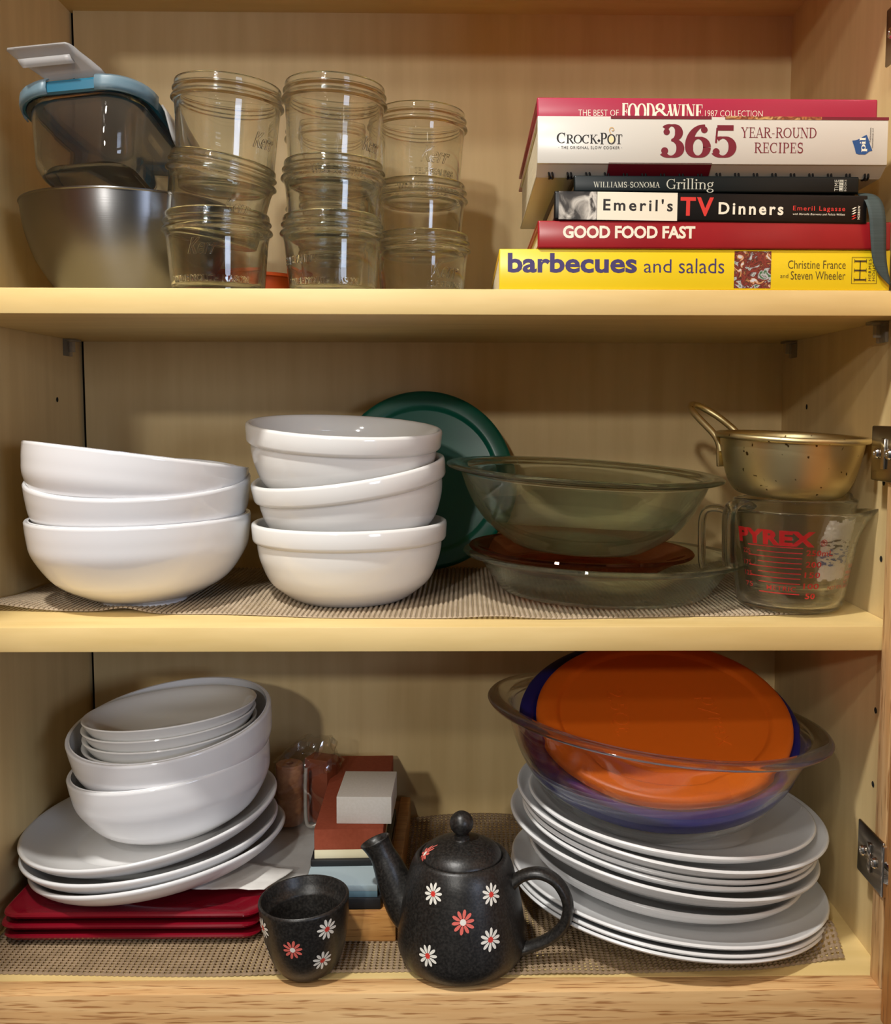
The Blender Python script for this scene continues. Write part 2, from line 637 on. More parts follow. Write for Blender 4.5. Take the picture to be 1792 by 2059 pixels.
def serif2d(s, T=0.17, t=0.05, sw=0.15, sp=0.0, caps=1.0):
    """engraved roman lettering drawn with a broad pen: thick uprights, thin horizontals, bracketless serifs"""
    V, F = [], []
    x = 0.0
    nst = 0
    for ci, ch in enumerate(s):
        k = 1.0
        if caps != 1.0 and ch.islower() and ch.upper() in GL:
            k = caps
            ch = ch.upper()
        adv, prog = GL[ch]
        b = len(V)
        for st in prog.split(';'):
            f = st.split()
            if not f:
                continue
            nst += 1
            v0 = len(V)
            c, a = f[0], [float(q) for q in f[1:]]
            if c in 'WLB':
                wd = {'W': T, 'L': t, 'B': a[4] if c == 'B' else 0}[c]
                _strip([(a[0], a[1]), (a[2], a[3])], [wd, wd], V, F)
            elif c in 'AU':
                n = 26
                ps, ws = [], []
                for i in range(n + 1):
                    th = R(a[4] + (a[5] - a[4]) * i / n)
                    ps.append((a[0] + a[2] * cos(th), a[1] + a[3] * sin(th)))
                    v = abs(cos(th))
                    ws.append(t + (T - t) * v ** 1.3 if c == 'A' else t + (T - t) * 0.75)
                _strip(ps, ws, V, F)
            elif c == 'S':
                y = a[1]
                y0, y1 = (y, y + t) if y <= 0.02 else (y - t, y)
                _strip([(a[0] - sw - T * .35, (y0 + y1) / 2), (a[0] + sw + T * .35, (y0 + y1) / 2)], [t, t], V, F)
            elif c == 'V':
                _strip([(a[0], a[1]), (a[0], a[2])], [t * 1.1, t * 1.1], V, F)
            elif c == 'D':
                i0 = len(V)
                for q in range(16):
                    V.append((a[0] + a[2] * cos(2 * pi * q / 16), a[1] + a[2] * sin(2 * pi * q / 16), 0))
                F.append(tuple(range(i0, i0 + 16)))
            for i in range(v0, len(V)):
                V[i] = (V[i][0], V[i][1], (nst % 9) * 0.00025)
        for i in range(b, len(V)):
            V[i] = (x + V[i][0] * k, V[i][1] * k, V[i][2])
        x += adv * k + sp
    return V, F


def fit(V, x0, x1, z0, z1, rot=False):
    """scale 2-D lettering into the rectangle; returns (x, z, depth)"""
    if rot:
        V = [(-v[1], v[0], v[2]) for v in V]
    ax, bx_ = min(v[0] for v in V), max(v[0] for v in V)
    ay, by_ = min(v[1] for v in V), max(v[1] for v in V)
    sx, sz = (x1 - x0) / (bx_ - ax), (z1 - z0) / (by_ - ay)
    return [(x0 + (v[0] - ax) * sx, z0 + (v[1] - ay) * sz, v[2] * sz) for v in V]


_sib = {}


def lettering(name, geo, rect, mat, parent, y=-0.00012, rot=False):
    V, F = geo
    Q = fit(V, *rect, rot=rot)
    _sib[parent.name] = _sib.get(parent.name, 0) + 1
    yy = y - 0.000012 * _sib[parent.name]
    return mesh_obj(name, [(q[0], yy - min(abs(q[2]), 0.0004), q[1]) for q in Q], F, mat, parent, False)


# ---------------------------------------------------------------- the cabinet
XL, XR, D = -0.370, 0.373, 0.297
Z0, Z1, ZT = -0.2849, 0.2586, 0.574
T1, T2 = 0.0192, 0.0195
struct(box('floor', XL - .02, XR + .02, 0.0, D + .02, Z0 - 0.018, Z0, M['maple_x']))
struct(box('ceiling', XL - .02, XR + .02, 0.0, D + .02, ZT, ZT + 0.018, M['maple_x']))
struct(box('wall_left', XL - 0.016, XL, 0.0, D + .02, Z0, ZT, M['maple_z']))
struct(box('wall_right', XR, XR + 0.016, 0.0, D + .02, Z0, ZT, M['maple_z']))
struct(box('wall_back', XL + 0.0042, XR, D, D + 0.008, Z0, ZT, M['maple_z']))
struct(box('trim_5', XL, XL + 0.0042, D + 0.006, D + 0.012, Z0, ZT, M['gap']))
struct(box('trim_1', XL - .06, XR + .05, -0.02, 0.0, Z0 - 0.07, Z0, M['oak_x'], bev=0.0012))
struct(box('trim_2', 0.3605, XR + .03, -0.02, 0.0, Z0, ZT + .03, M['oak_z'], bev=0.001))
struct(box('trim_3', XL - .05, -0.3655, -0.02, 0.0, Z0, ZT + .03, M['oak_z'], bev=0.001))
struct(box('trim_4', XL - .06, XR + .05, -0.02, 0.0, ZT + .002, ZT + .06, M['oak_x'], bev=0.001))


def shelf(z, t, label):
    o = box('cabinet_shelf', XL + 0.001, 0.3725, 0.0005, D - 0.001, z - t, z, M['maple_x'], bev=0.0008)
    tag(o, label, 'shelf', 'adjustable cabinet shelves')
    return o


shelf(Z1, T1, 'upper maple shelf board carrying the glass jars and cookbooks')
shelf(0.0, T2, 'lower maple shelf board carrying the casserole bowls and measuring cup')

# open oak door, hinged on the right stile
door = bpy.data.objects.new('door_1', None)
COL.objects.link(door)
door.location = (0.3595, -0.024, -0.32)
door.rotation_euler = (0, 0, R(-2.0))
struct(door)
dm = bmesh.new()
add_box(dm, 0.0, 0.021, -0.34, 0.0, 0.012, 0.92, 0.002)
bm_obj('door_frame', dm, M['oak_door'], door)
dm = bmesh.new()
add_box(dm, -0.0015, 0.002, -0.28, -0.06, 0.075, 0.86, 0.0015)
bm_obj('door_panel', dm, M['oak_door'], door)


door2 = bpy.data.objects.new('door_2', None)
COL.objects.link(door2)
door2.location = (-0.3645, -0.024, -0.32)
door2.rotation_euler = (0, 0, R(-2))
struct(door2)
dm = bmesh.new()
add_box(dm, -0.021, 0.0, -0.36, 0.0, 0.012, 0.92, 0.002)
bm_obj('door_frame', dm, M['oak_door'], door2)
dm = bmesh.new()
add_box(dm, -0.002, 0.0015, -0.30, -0.06, 0.075, 0.86, 0.0015)
bm_obj('door_panel', dm, M['oak_door'], door2)


def pins():
    """clear plastic shelf supports under the upper shelf, and the row of pin holes"""
    for i, (x, y, sgn, lb) in enumerate(((XL, 0.262, 1, 'clear plastic shelf pin under the upper shelf at the back left corner'),
                                         (XR, 0.262, -1, 'clear plastic shelf pin under the upper shelf at the back right corner'),
                                         (XR, 0.045, -1, 'clear plastic shelf pin under the upper shelf near the right front edge'))):
        t = thing('shelf_support', lb, 'shelf pin', (x, y, Z1 - T1), group='plastic shelf pins')
        bm = bmesh.new()
        add_box(bm, min(0, sgn * 0.012), max(0, sgn * 0.012), -0.009, 0.009, -0.0025, 0, 0.0006)
        add_box(bm, min(0, sgn * 0.003), max(0, sgn * 0.003), -0.009, 0.009, -0.017, -0.0025, 0.0006)
        bm_obj('bracket', bm, M['support'], t)
        bm = bmesh.new()
        add_box(bm, min(sgn * .003, sgn * .009), max(sgn * .003, sgn * .009), -0.0012, 0.0012, -0.013, -0.0025, 0.0004)
        bm_obj('rib', bm, M['support'], t)


pins()


def hole(wall, x, y, z, sgn):
    V, F = [], []
    n = 16
    for k in range(n):
        a = 2 * pi * k / n
        V.append((x + sgn * 0.0003, y + 0.0026 * cos(a), z + 0.0026 * sin(a)))
    F.append(tuple(range(n)))
    o = mesh_obj('pin_hole', V, F, M['gap'], wall, False)
    return o


wr, wlft = bpy.data.objects['wall_right'], bpy.data.objects['wall_left']
for z in (0.110, 0.0478, -0.078, -0.1405, 0.172):
    hole(wr, XR, 0.035 if z < 0.17 else 0.22, z, -1)
for z in (0.178, -0.06):
    hole(wlft, XL, 0.235, z, 1)


def hinge(z, label, left=False):
    """compact face-frame hinge clasping the stile"""
    s = -1 if left else 1
    xw = 0.3605 if not left else -0.3655
    host = bpy.data.objects['trim_3'] if left else door
    t = bpy.data.objects.new('hinge', None)
    COL.objects.link(t)
    t.empty_display_size = 0.01
    t.parent = host
    t.matrix_parent_inverse = (Matrix.Translation(host.location) @ host.rotation_euler.to_matrix().to_4x4()).inverted()
    t.location = (xw, 0, z)
    t['label'] = label

    def X(a, b):
        return (min(-s * a, -s * b), max(-s * a, -s * b))
    bm = bmesh.new()
    x0, x1 = X(0.0005, 0.0028)
    add_box(bm, x0, x1, -0.022, 0.026, -0.0215, 0.0215, 0.0012)
    x0, x1 = X(-0.006, 0.0028)
    bm_obj('mounting_plate', bm, M['chrome'], t)
    bm = bmesh.new()
    x0, x1 = X(0.0028, 0.0048)
    add_box(bm, x0, x1, -0.003, 0.0035, -0.012, 0.012, 0.0009)
    o = bm_obj('adjusting_slot', bm, M['chrome_b'], t)
    for y in (0.013, -0.0095):
        V, F = lathe_data([(0, 0), (0.0040, 0), (0.0044, 0.0012), (0.0036, 0.0026), (0.0016, 0.0030), (0.0013, 0.0018), (0, 0.0018)], 20)
        V = [(-s * (0.0028 + v[2]), y + v[0], v[1] + 0.0) for v in V]
        mesh_obj('screw', V, F, M['chrome_b'], t)
    bm = bmesh.new()
    x0, x1 = X(-0.018, 0.0045)
    add_box(bm, x0, x1, -0.0265, -0.0222, -0.0205, 0.0205, 0.0014)
    bm_obj('wrap_plate', bm, M['chrome_b'], t)
    V, F = [], []
    path = [(-s * q[0], q[1], 0) for q in ((0.002, -0.026), (-0.004, -0.034), (-0.012, -0.039), (-0.024, -0.041))]
    for i, p in enumerate(path):
        for dz in (-0.008, 0.008):
            V.append((p[0], p[1], dz))
    for i in range(3):
        F.append((2 * i, 2 * i + 1, 2 * i + 3, 2 * i + 2))
    arm = mesh_obj('hinge_arm', V, F, M['chrome_b'], t)
    md = arm.modifiers.new('thick', 'SOLIDIFY')
    md.thickness = 0.0018
    V, F = lathe_data([(0, 0), (0.0165, 0), (0.0175, 0.002), (0.017, 0.006), (0.013, 0.008), (0, 0.008)], 28)
    V = [(s * 0.007 + -s * v[2], v[0] - 0.047, v[1]) for v in V]
    mesh_obj('hinge_cup', V, F, M['dark_steel'], t)
    return t


hinge(0.1345, 'plated hinge on the right stile beside the brass pan')
hinge(-0.187, 'plated hinge on the right stile beside the tall plate stack')
hinge(0.452, 'plated hinge at the top right corner above the cookbooks')
hinge(-0.187, 'plated hinge barely showing at the left edge beside the dinner plates', True)


# ---------------------------------------------------------------- woven shelf liners
def liner(name, label, x0, x1, yf, yb, zf, mat, p=0.0042, q=0.0036, sub=4, open_=False):
    nx = int((x1 - x0) / p)
    ny = int(max(yb(x) - yf(x) for x in (x0, (x0 + x1) / 2, x1)) / q)
    V, F = [], []
    W, H = nx * sub + 1, ny * sub + 1
    for j in range(H):
        cj = j / sub
        for i in range(W):
            ci = i / sub
            x = x0 + ci * p
            f, b = yf(x), yb(x)
            y = f + (b - f) * cj / ny
            bx_ = abs(sin(pi * ci))
            by_ = abs(sin(pi * cj))
            hgt = 0.0020 * (bx_ ** 0.6) * (0.12 + 0.88 * by_ ** 0.6)
            if open_:
                hgt = 0.0022 * (by_ ** 0.6) * (0.35 + 0.65 * bx_ ** 0.6)
            xx, yy, zz = zf(x, y)
            if j == 0:
                yy += 0.0012 * (1 - bx_)
            V.append((xx, yy, zz + hgt))
    for j in range(H - 1):
        for i in range(W - 1):
            a, b = i % sub, j % sub
            if (a in (0, sub - 1)) and (b == 0 or b == sub - 1) and 1 < j < H - 2:
                if open_ or b == 0:
                    continue
            k = j * W + i
            F.append((k, k + 1, k + 1 + W, k + W))
    o = mesh_obj(name, V, F, mat, None, True, 180)
    tag(o, label, 'shelf liner')
    return o


def lerp(pts, x):
    if x <= pts[0][0]:
        return pts[0][1]
    for (a, b), (c, d) in zip(pts, pts[1:]):
        if x <= c:
            u = (x - a) / (c - a)
            u = u * u * (3 - 2 * u)
            return b + (d - b) * u
    return pts[-1][1]


def g2(x, y, cx, cy_, sx, sy):
    return math.exp(-((x - cx) / sx) ** 2 - ((y - cy_) / sy) ** 2)


def z_mid(x, y):
    z = 0.0004 + 0.0065 * g2(x, y, -0.375, 0.06, 0.05, 0.05) + 0.0045 * g2(x, y, -0.248, 0.045, 0.018, 0.022)
    z += 0.006 * g2(x, y, -0.150, 0.13, 0.03, 0.05) + 0.003 * g2(x, y, -0.115, 0.12, 0.014, 0.05)
    z += 0.0022 * g2(x, y, 0.06, 0.02, 0.03, 0.03)
    return (x, y, z)


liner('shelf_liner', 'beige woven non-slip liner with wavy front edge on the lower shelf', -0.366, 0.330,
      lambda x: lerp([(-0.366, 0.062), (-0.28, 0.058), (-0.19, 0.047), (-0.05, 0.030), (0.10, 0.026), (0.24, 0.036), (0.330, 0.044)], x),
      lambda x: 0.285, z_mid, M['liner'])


def z_low(x, y):
    z = Z0 + 0.0004 + 0.020 * g2(x, y, 0.05, 0.31, 0.12, 0.05)
    z += 0.0025 * g2(x, y, -0.10, 0.03, 0.05, 0.03) + 0.004 * g2(x, y, 0.115, 0.05, 0.03, 0.05)
    # curled-up right front corner
    z += 0.018 * g2(x, y, 0.344, 0.046, 0.017, 0.018)
    return (x, y, z)


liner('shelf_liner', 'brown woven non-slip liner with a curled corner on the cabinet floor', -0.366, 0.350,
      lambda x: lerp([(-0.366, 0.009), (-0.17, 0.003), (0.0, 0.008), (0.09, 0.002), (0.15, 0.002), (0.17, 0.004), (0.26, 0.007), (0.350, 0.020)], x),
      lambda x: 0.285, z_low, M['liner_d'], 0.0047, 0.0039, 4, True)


# ---------------------------------------------------------------- shelf 1: steel bowl, container, jars, books
t = thing('mixing_bowl', 'large brushed steel mixing bowl on the upper shelf under the tilted container', 'bowl', (-0.2630, 0.144, Z1))
op = spline([(0.040, 0.0), (0.055, 0.006), (0.067, 0.0195), (0.0790, 0.0400), (0.0868, 0.0640), (0.0895, 0.0850)], 6)
prof = [(0, 0.001), (0.036, 0.0005)] + [(v.x, v.y) for v in op] + [(0.0905, 0.0858), (0.0903, 0.0868), (0.0890, 0.0868)] + [(v.x - 0.0013, v.y + 0.0012) for v in reversed(op)] + [(0, 0.002)]
lathe('bowl_body', prof, M['steel'], t, 128)


def rrect(w, l, r, n=7):
    """rounded rectangle outline, 0..w by 0..l"""
    P = []
    for cx, cy_, a0 in ((w - r, l - r, 0), (r, l - r, 90), (r, r, 180), (w - r, r, 270)):
        for i in range(n + 1):
            a = R(a0 + 90 * i / n)
            P.append((cx + r * cos(a), cy_ + r * sin(a)))
    return P


def loft(name, sections, mat, parent, cap0=True, cap1=True, angle=40):
    V, F = [], []
    n = len(sections[0])
    for s in sections:
        V += s
    for i in range(len(sections) - 1):
        for k in range(n):
            k2 = (k + 1) % n
            F.append((i * n + k, i * n + k2, (i + 1) * n + k2, (i + 1) * n + k))
    if cap0:
        F.append(tuple(range(n))[::-1])
    if cap1:
        F.append(tuple(range((len(sections) - 1) * n, len(sections) * n)))
    return mesh_obj(name, V, F, mat, parent, True, angle)


def container():
    w, l, h = 0.104, 0.150, 0.060
    t = thing('food_container', 'rectangular glass food container with teal lid tilted in the steel bowl', 'container', (0, 0, 0))
    u = Vector((1.0, -0.09, 0.07)).normalized()
    v = Vector((0.10, 1.0, -0.25))
    v = (v - u * v.dot(u)).normalized()
    n = u.cross(v)
    corner = Vector((-0.2240, 0.050, 0.4245)) - u * w        # front left corner of the lid underside
    t.matrix_world = Matrix.Translation(corner) @ Matrix((u, v, n)).transposed().to_4x4()

    def sec(ins, z, r):
        return [(x + ins, y + ins, z) for x, y in rrect(w - 2 * ins, l - 2 * ins, r)]
    outer = [sec(0.016, -h, 0.020), sec(0.012, -h + 0.002, 0.024), sec(0.008, -h + 0.010, 0.026), sec(0.004, -0.006, 0.028), sec(0.001, -0.005, 0.030), sec(0.001, -0.001, 0.030)]
    inner = [sec(0.006, -0.001, 0.027), sec(0.007, -0.008, 0.026), sec(0.011, -h + 0.012, 0.023), sec(0.016, -h + 0.005, 0.020)]
    loft('glass_body', outer + inner, M['smoke'], t)
    lid = loft('lid', [sec(0.0005, -0.004, 0.030), sec(-0.002, -0.003, 0.032), sec(-0.003, 0.004, 0.033), sec(-0.001, 0.007, 0.031), sec(0.010, 0.0075, 0.024), sec(0.012, 0.005, 0.022), sec(0.012, -0.003, 0.022), sec(0.006, -0.004, 0.027)], M['teal_lid'], t, False, False)
    loft('lid_window', [sec(0.0115, 0.003, 0.022), sec(0.0115, 0.0045, 0.022)], M['clip'], t)
    # translucent corner bumpers
    for (sx, sy) in ((0, 0), (1, 0)):
        A = []
        ring = rrect(w + 0.0075, l + 0.0075, 0.036, 9)
        # pick the points of one corner quadrant
        start = 20 if sx == 0 else 30
        seq = ring[start:start + 10]
        V, F = [], []
        for (x, y) in seq:
            for z, k in ((-0.0045, 0.9), (0.0, 1.0), (0.0055, 1.0), (0.0085, 0.85)):
                cx, cy_ = (w + .0075) / 2, (l + .0075) / 2
                V.append((x - 0.00375 + (cx - x) * (1 - k) * 0.25, y - 0.00375 + (cy_ - y) * (1 - k) * 0.25, z))
        for i in range(len(seq) - 1):
            for k in range(3):
                F.append((i * 4 + k, i * 4 + k + 1, (i + 1) * 4 + k + 1, (i + 1) * 4 + k))
        o = mesh_obj('corner_bumper', V, F, M['clip_soft'], t)
        sm = o.modifiers.new('thick', 'SOLIDIFY')
        sm.thickness = 0.0012
    # front locking flap swung up and back

    def flap(name, pts, width_dir, wid, slot):
        V, F = [], []
        m = 9
        for (p, wk) in pts:
            for i in range(m):
                s = (i / (m - 1) - 0.5) * 2
                V.append(Vector(p) + Vector(width_dir) * wid * wk * s)
        for j in range(len(pts) - 1):
            for i in range(m - 1):
                if slot and slot[0] <= j < slot[1] and 2 <= i < 6:
                    continue
                k = j * m + i
                F.append((k, k + 1, k + 1 + m, k + m))
        o = mesh_obj(name, V, F, M['clip'], t)
        sm = o.modifiers.new('thick', 'SOLIDIFY')
        sm.thickness = 0.0016
        return o
    cx = w * 0.36
    flap('locking_flap', [((cx + 0.018, 0.000, 0.008), 0.94), ((cx + 0.014, -0.004, 0.0115), 0.97), ((cx + 0.007, -0.009, 0.0165), 1.0), ((cx + 0.001, -0.014, 0.0205), 1), ((cx - 0.002, -0.017, 0.0230), 1.0), ((cx - 0.004, -0.019, 0.0242), 0.98), ((cx - 0.005, -0.0205, 0.0248), 0.90)], (1, 0, 0), 0.026, None)
    flap('flap_bar', [((cx + 0.002, -0.0135, 0.0120), 1), ((cx, -0.0155, 0.0150), 1.0), ((cx - 0.001, -0.0165, 0.0180), 1)], (1, 0, 0), 0.021, None)
    cy_ = l * 0.50
    flap('locking_flap', [((w + 0.003, cy_, 0.004), 1), ((w + 0.006, cy_, -0.002), 1.0), ((w + 0.0085, cy_, -0.012), 1), ((w + 0.0105, cy_, -0.020), 1), ((w + 0.012, cy_, -0.026), 0.96), ((w + 0.0125, cy_, -0.029), 0.85)], (0, 1, 0), 0.034, (2, 3))
    return t


container()


def jar_prof(h, rr=0.0437, rb=0.0362):
    o = [(rb - 0.004, 0.0), (rb - 0.0005, 0.0008), (rb, 0.004), (rb + 0.0012, 0.012), (rr - 0.0040, h * 0.62), (rr - 0.0028, h - 0.0175),
         (rr - 0.0018, h - 0.0160), (rr - 0.0002, h - 0.0148), (rr, h - 0.0138), (rr - 0.0006, h - 0.0125), (rr - 0.0022, h - 0.0115),
         (rr - 0.0024, h - 0.0090), (rr - 0.0012, h - 0.0078), (rr - 0.0010, h - 0.0066), (rr - 0.0022, h - 0.0055), (rr - 0.0024, h - 0.0020), (rr - 0.0030, h - 0.0004), (rr - 0.0040, h)]
    i = [(rr - 0.0052, h - 0.0006), (rr - 0.0058, h - 0.003), (rr - 0.0060, h - 0.018), (rr - 0.0070, h * 0.6), (rb - 0.0022, 0.011), (rb - 0.0045, 0.0065), (rb - 0.010, 0.0048)]
    op = spline(o, 3)
    ip = spline(i, 4)
    return [(0, 0.0016), (rb - 0.009, 0.0012)] + [(v.x, v.y) for v in op] + [(v.x, v.y) for v in ip] + [(0, 0.0052)]


JP = {}


def wrapped(name, geo, w_, zc, h_, a0, rad, mat, parent, lift=0.0, center=(0, 0)):
    """wrap lettering around an upright surface rad(z); a0 in degrees, 0 = toward the room (-y)"""
    V, F = geo
    Q = fit(V, -w_ / 2, w_ / 2, zc - h_ / 2, zc + h_ / 2)
    out = []
    zt = max(abs(v[2]) for v in V) or 1
    for (x, z, d), v in zip(Q, V):
        r = rad(z) + lift + (v[2] / zt) * 0.0007 * (1 if max(abs(q[2]) for q in V[:1]) else 0)
        a = R(a0) + x / rad(zc)
        out.append((center[0] + r * sin(a), center[1] - r * cos(a), z))
    return mesh_obj(name, out, F, mat, parent, False)


TXT = {}


def text_geo(s, bold=0.0, ext=0.0, track=1.0, shear=0.0):
    k = (s, bold, ext, track, shear)
    if k not in TXT:
        TXT[k] = sans2d(s, bold, track, ext, shear)
    return TXT[k]


def jar(label, base, h, rr, ry=0.0, rx=0.0, words=()):
    t = thing('canning_jar', label, 'jar', base, (R(rx), R(ry), 0), 'stacked glass canning jars')
    key = (h, rr)
    if key not in JP:
        o = lathe('jar_body', jar_prof(h, rr, rr - 0.0076), M['jar'], t, 80, 60)
        JP[key] = o
    else:
        o = JP[key].copy()
        COL.objects.link(o)
        o.parent = t
    rb = rr - 0.0076

    def rad(z):
        u = min(max(z / (h * 0.62), 0), 1)
        return rb + 0.0008 + (rr - 0.0040 - rb - 0.0008) * u
    for (s, wdt, zc, hh, a, sh) in words:
        wrapped('embossed_lettering', text_geo(s, 0.012, 0.2, 1.0, sh), wdt, zc, hh, a, rad, M['emboss'], t, 0.0003)
    return t


MASON = 'WIDE MOUTH MASON'
jar('squat glass canning jar at the bottom of the left jar stack', (-0.1641, 0.056, Z1 + 0.0002), 0.0645, 0.0437, 0, 0,
    (('Kerr', 0.024, 0.034, 0.012, -3, 0.5), (MASON, 0.064, 0.010, 0.0052, 2, 0)))
o = jar('tilted glass canning jar in the middle of the left jar stack', (0, 0, 0), 0.0645, 0.0437, words=(('Kerr', 0.022, 0.028, 0.011, 38, 0.5),))
put(o, (-0.1575, 0.056, 0.3650), 0.0645, 10.5, 1.0)
o = jar('tall glass canning jar on top of the left jar stack', (0, 0, 0), 0.0830, 0.0440, words=(('Kerr', 0.022, 0.038, 0.012, 60, 0.5),))
put(o, (-0.1530, 0.056, 0.4235), 0.083, 3.5, 2.0)
jar('squat glass canning jar at the bottom of the middle jar stack', (-0.0732, 0.066, Z1 + 0.0002), 0.0645, 0.0424, 0, 0,
    (('SELF SEALING', 0.036, 0.027, 0.006, -40, 0.0), (MASON, 0.060, 0.010, 0.0052, -8, 0)))
o = jar('glass canning jar in the middle of the middle jar stack', (0, 0, 0), 0.0645, 0.0424, words=())
put(o, (-0.0715, 0.066, 0.3660), 0.0645, 1.0, 0.0)
o = jar('tall glass canning jar on top of the middle jar stack', (0, 0, 0), 0.0830, 0.0424, words=((MASON, 0.060, 0.012, 0.0055, 28, 0), ('Kerr', 0.020, 0.034, 0.011, 60, 0.5)))
put(o, (-0.0698, 0.066, 0.4270), 0.083, 2.2, 1.0)
jar('squat glass canning jar at the bottom of the right jar stack', (-0.0037, 0.146, Z1 + 0.0002), 0.0645, 0.0437, 0, 0,
    (('Kerr', 0.028, 0.030, 0.014, 34, 0.5), ('SELF SEALING', 0.034, 0.018, 0.005, 34, 0)))
o = jar('glass canning jar in the middle of the right jar stack', (0, 0, 0), 0.0645, 0.0424, words=())
put(o, (-0.0050, 0.146, 0.3675), 0.0645, 0.5, 0.0)
o = jar('tall glass canning jar on top of the right jar stack', (0, 0, 0), 0.0800, 0.0415, words=(('Kerr', 0.027, 0.036, 0.013, 24, 0.5), ('SELF SEALING', 0.036, 0.022, 0.005, 24, 0), (MASON, 0.052, 0.009, 0.005, 14, 0)))
put(o, (-0.0042, 0.146, 0.4300), 0.080, 1.2, 0.0)
for zz, hh, lb in ((Z1 + 0.0647, 0.0645, 'bottom jar'), (0.3670, 0.0645, 'middle jar'), (0.4300, 0.080, 'top jar')):
    o = jar('glass canning jar half hidden behind the middle stack, %s of the rear stack' % lb, (0, 0, 0), hh, 0.0424)
    put(o, (-0.0900, 0.188, zz), hh)

t = thing('food_tub', 'small bright orange plastic tub behind the left and middle jar stacks', 'tub', (-0.172, 0.238, Z1))
op = spline([(0.030, 0), (0.036, 0.003), (0.040, 0.018), (0.0435, 0.036)], 5)
lathe('tub_body', [(0, 0)] + [(v.x, v.y) for v in op] + [(0.0455, 0.037), (0.0455, 0.040), (0.043, 0.040)] + [(v.x - 0.0018, v.y + 0.002) for v in reversed(op)] + [(0, 0.002)], M['orange_tub'], t, 48)


# ---- cookbooks -----------------------------------------------------------
def book(name, label, x0, x1, y0, depth, zb, zt, cover, ry=0.0, round_=0.0015, boards=0.0024, soft=False, group='stacked cookbooks'):
    t = thing(name, label, 'book', (x0, y0, zb), (0, R(ry), 0), group)
    w, h = x1 - x0, zt - zb
    bm = bmesh.new()
    add_box(bm, 0, w, 0.0, 0.0035, 0, h, min(round_, 0.0016), 3)
    add_box(bm, 0, w, 0.001, depth, 0, boards, 0.0005, 1)
    add_box(bm, 0, w, 0.001, depth, h - boards, h, 0.0005, 1)
    bm_obj('cover', bm, cover, t)
    ins = 0.001 if soft else 0.0025
    bm = bmesh.new()
    add_box(bm, ins, w - ins, 0.003, depth - ins, boards, h - boards, 0.0004, 1)
    bm_obj('page_block', bm, M['pages'], t)
    return t, w, h


def spine(t, w, h, uw, uh):
    def r(x0, y0, x1, y1):
        return (x0 / uw * w, x1 / uw * w, (1 - y1 / uh) * h, (1 - y0 / uh) * h)
    return r


def panel(name, rect, mat, parent, y=-0.00012):
    x0, x1, z0, z1 = rect
    _sib[parent.name] = _sib.get(parent.name, 0) + 1
    yy = y - 0.000012 * _sib[parent.name]
    return mesh_obj(name, [(x0, yy, z0), (x1, yy, z0), (x1, yy, z1), (x0, yy, z1)], [(0, 1, 2, 3)], mat, parent, False)


def poly(name, pts, mat, parent, y=-0.00012):
    _sib[parent.name] = _sib.get(parent.name, 0) + 1
    yy = y - 0.000012 * _sib[parent.name]
    return mesh_obj(name, [(p[0], yy, p[1]) for p in pts], [tuple(range(len(pts)))], mat, parent, False)


P_white = flat('cream_print', rgb(240, 232, 210), 0.5)
P_maroon = flat('maroon_print', rgb(118, 22, 40), 0.45)
P_black = flat('black_print', rgb(34, 30, 28), 0.45)
P_violet = flat('violet_print', rgb(66, 54, 104), 0.45)
P_tan = flat('tan_print', rgb(206, 168, 110), 0.5)
P_blue = flat('blue_print', rgb(32, 78, 134), 0.45)
P_red = flat('bright_red_print', rgb(214, 52, 44), 0.45)
P_dark = flat('olive_print', rgb(72, 56, 26), 0.5)
P_grey = flat('grey_print', rgb(196, 196, 180), 0.5)

# yellow paperback at the bottom
C = flat('yellow_cover', rgb(238, 206, 32), 0.28)
t, w_, h_ = book('cookbook', 'thick yellow paperback cookbook at the bottom of the book pile', 0.0605, 0.3575, 0.002, 0.235, Z1, 0.2888, C, soft=True, boards=0.0008, round_=0.0008)
r = spine(t, w_, h_, 784, 82)
lettering('title_lettering', text_geo('barbecues', 0.028), r(17, 8, 275, 48), P_violet, t)
lettering('title_lettering', text_geo('and', -0.004), r(289, 20, 344, 47), P_violet, t)
lettering('title_lettering', text_geo('salads', -0.004), r(359, 18, 450, 48), P_violet, t)
food = photo_mat('food_photo', [(0.33, rgb(60, 104, 66)), (0.40, rgb(196, 196, 196)), (0.46, rgb(74, 30, 28)), (0.52, rgb(140, 56, 44)), (0.57, rgb(58, 30, 28)), (0.62, rgb(206, 140, 84)), (0.68, rgb(206, 204, 204))], 150, 1.0)
panel('food_photograph', r(470, 3, 544, 78), food, t)
lettering('author_lettering', text_geo('Christine France', -0.006), r(578, 21, 694, 38), P_dark, t)
lettering('author_lettering', text_geo('and', -0.006), r(563, 48, 579, 57), P_dark, t)
lettering('author_lettering', text_geo('Steven Wheeler', -0.006), r(584, 43, 694, 60), P_dark, t)
x0, x1, z0, z1 = r(706, 14, 757, 68)
bm = bmesh.new()
e = 0.0003
for q in ((x0, x1, z0, z0 + e), (x0, x1, z1 - e, z1), (x0, x0 + e, z0, z1), (x1 - e, x1, z0, z1)):
    vs = [bm.verts.new((a, -0.00035, b)) for a, b in ((q[0], q[2]), (q[1], q[2]), (q[1], q[3]), (q[0], q[3]))]
    bm.faces.new(vs)
bm_obj('emblem_frame', bm, P_dark, t, False, recalc=False)
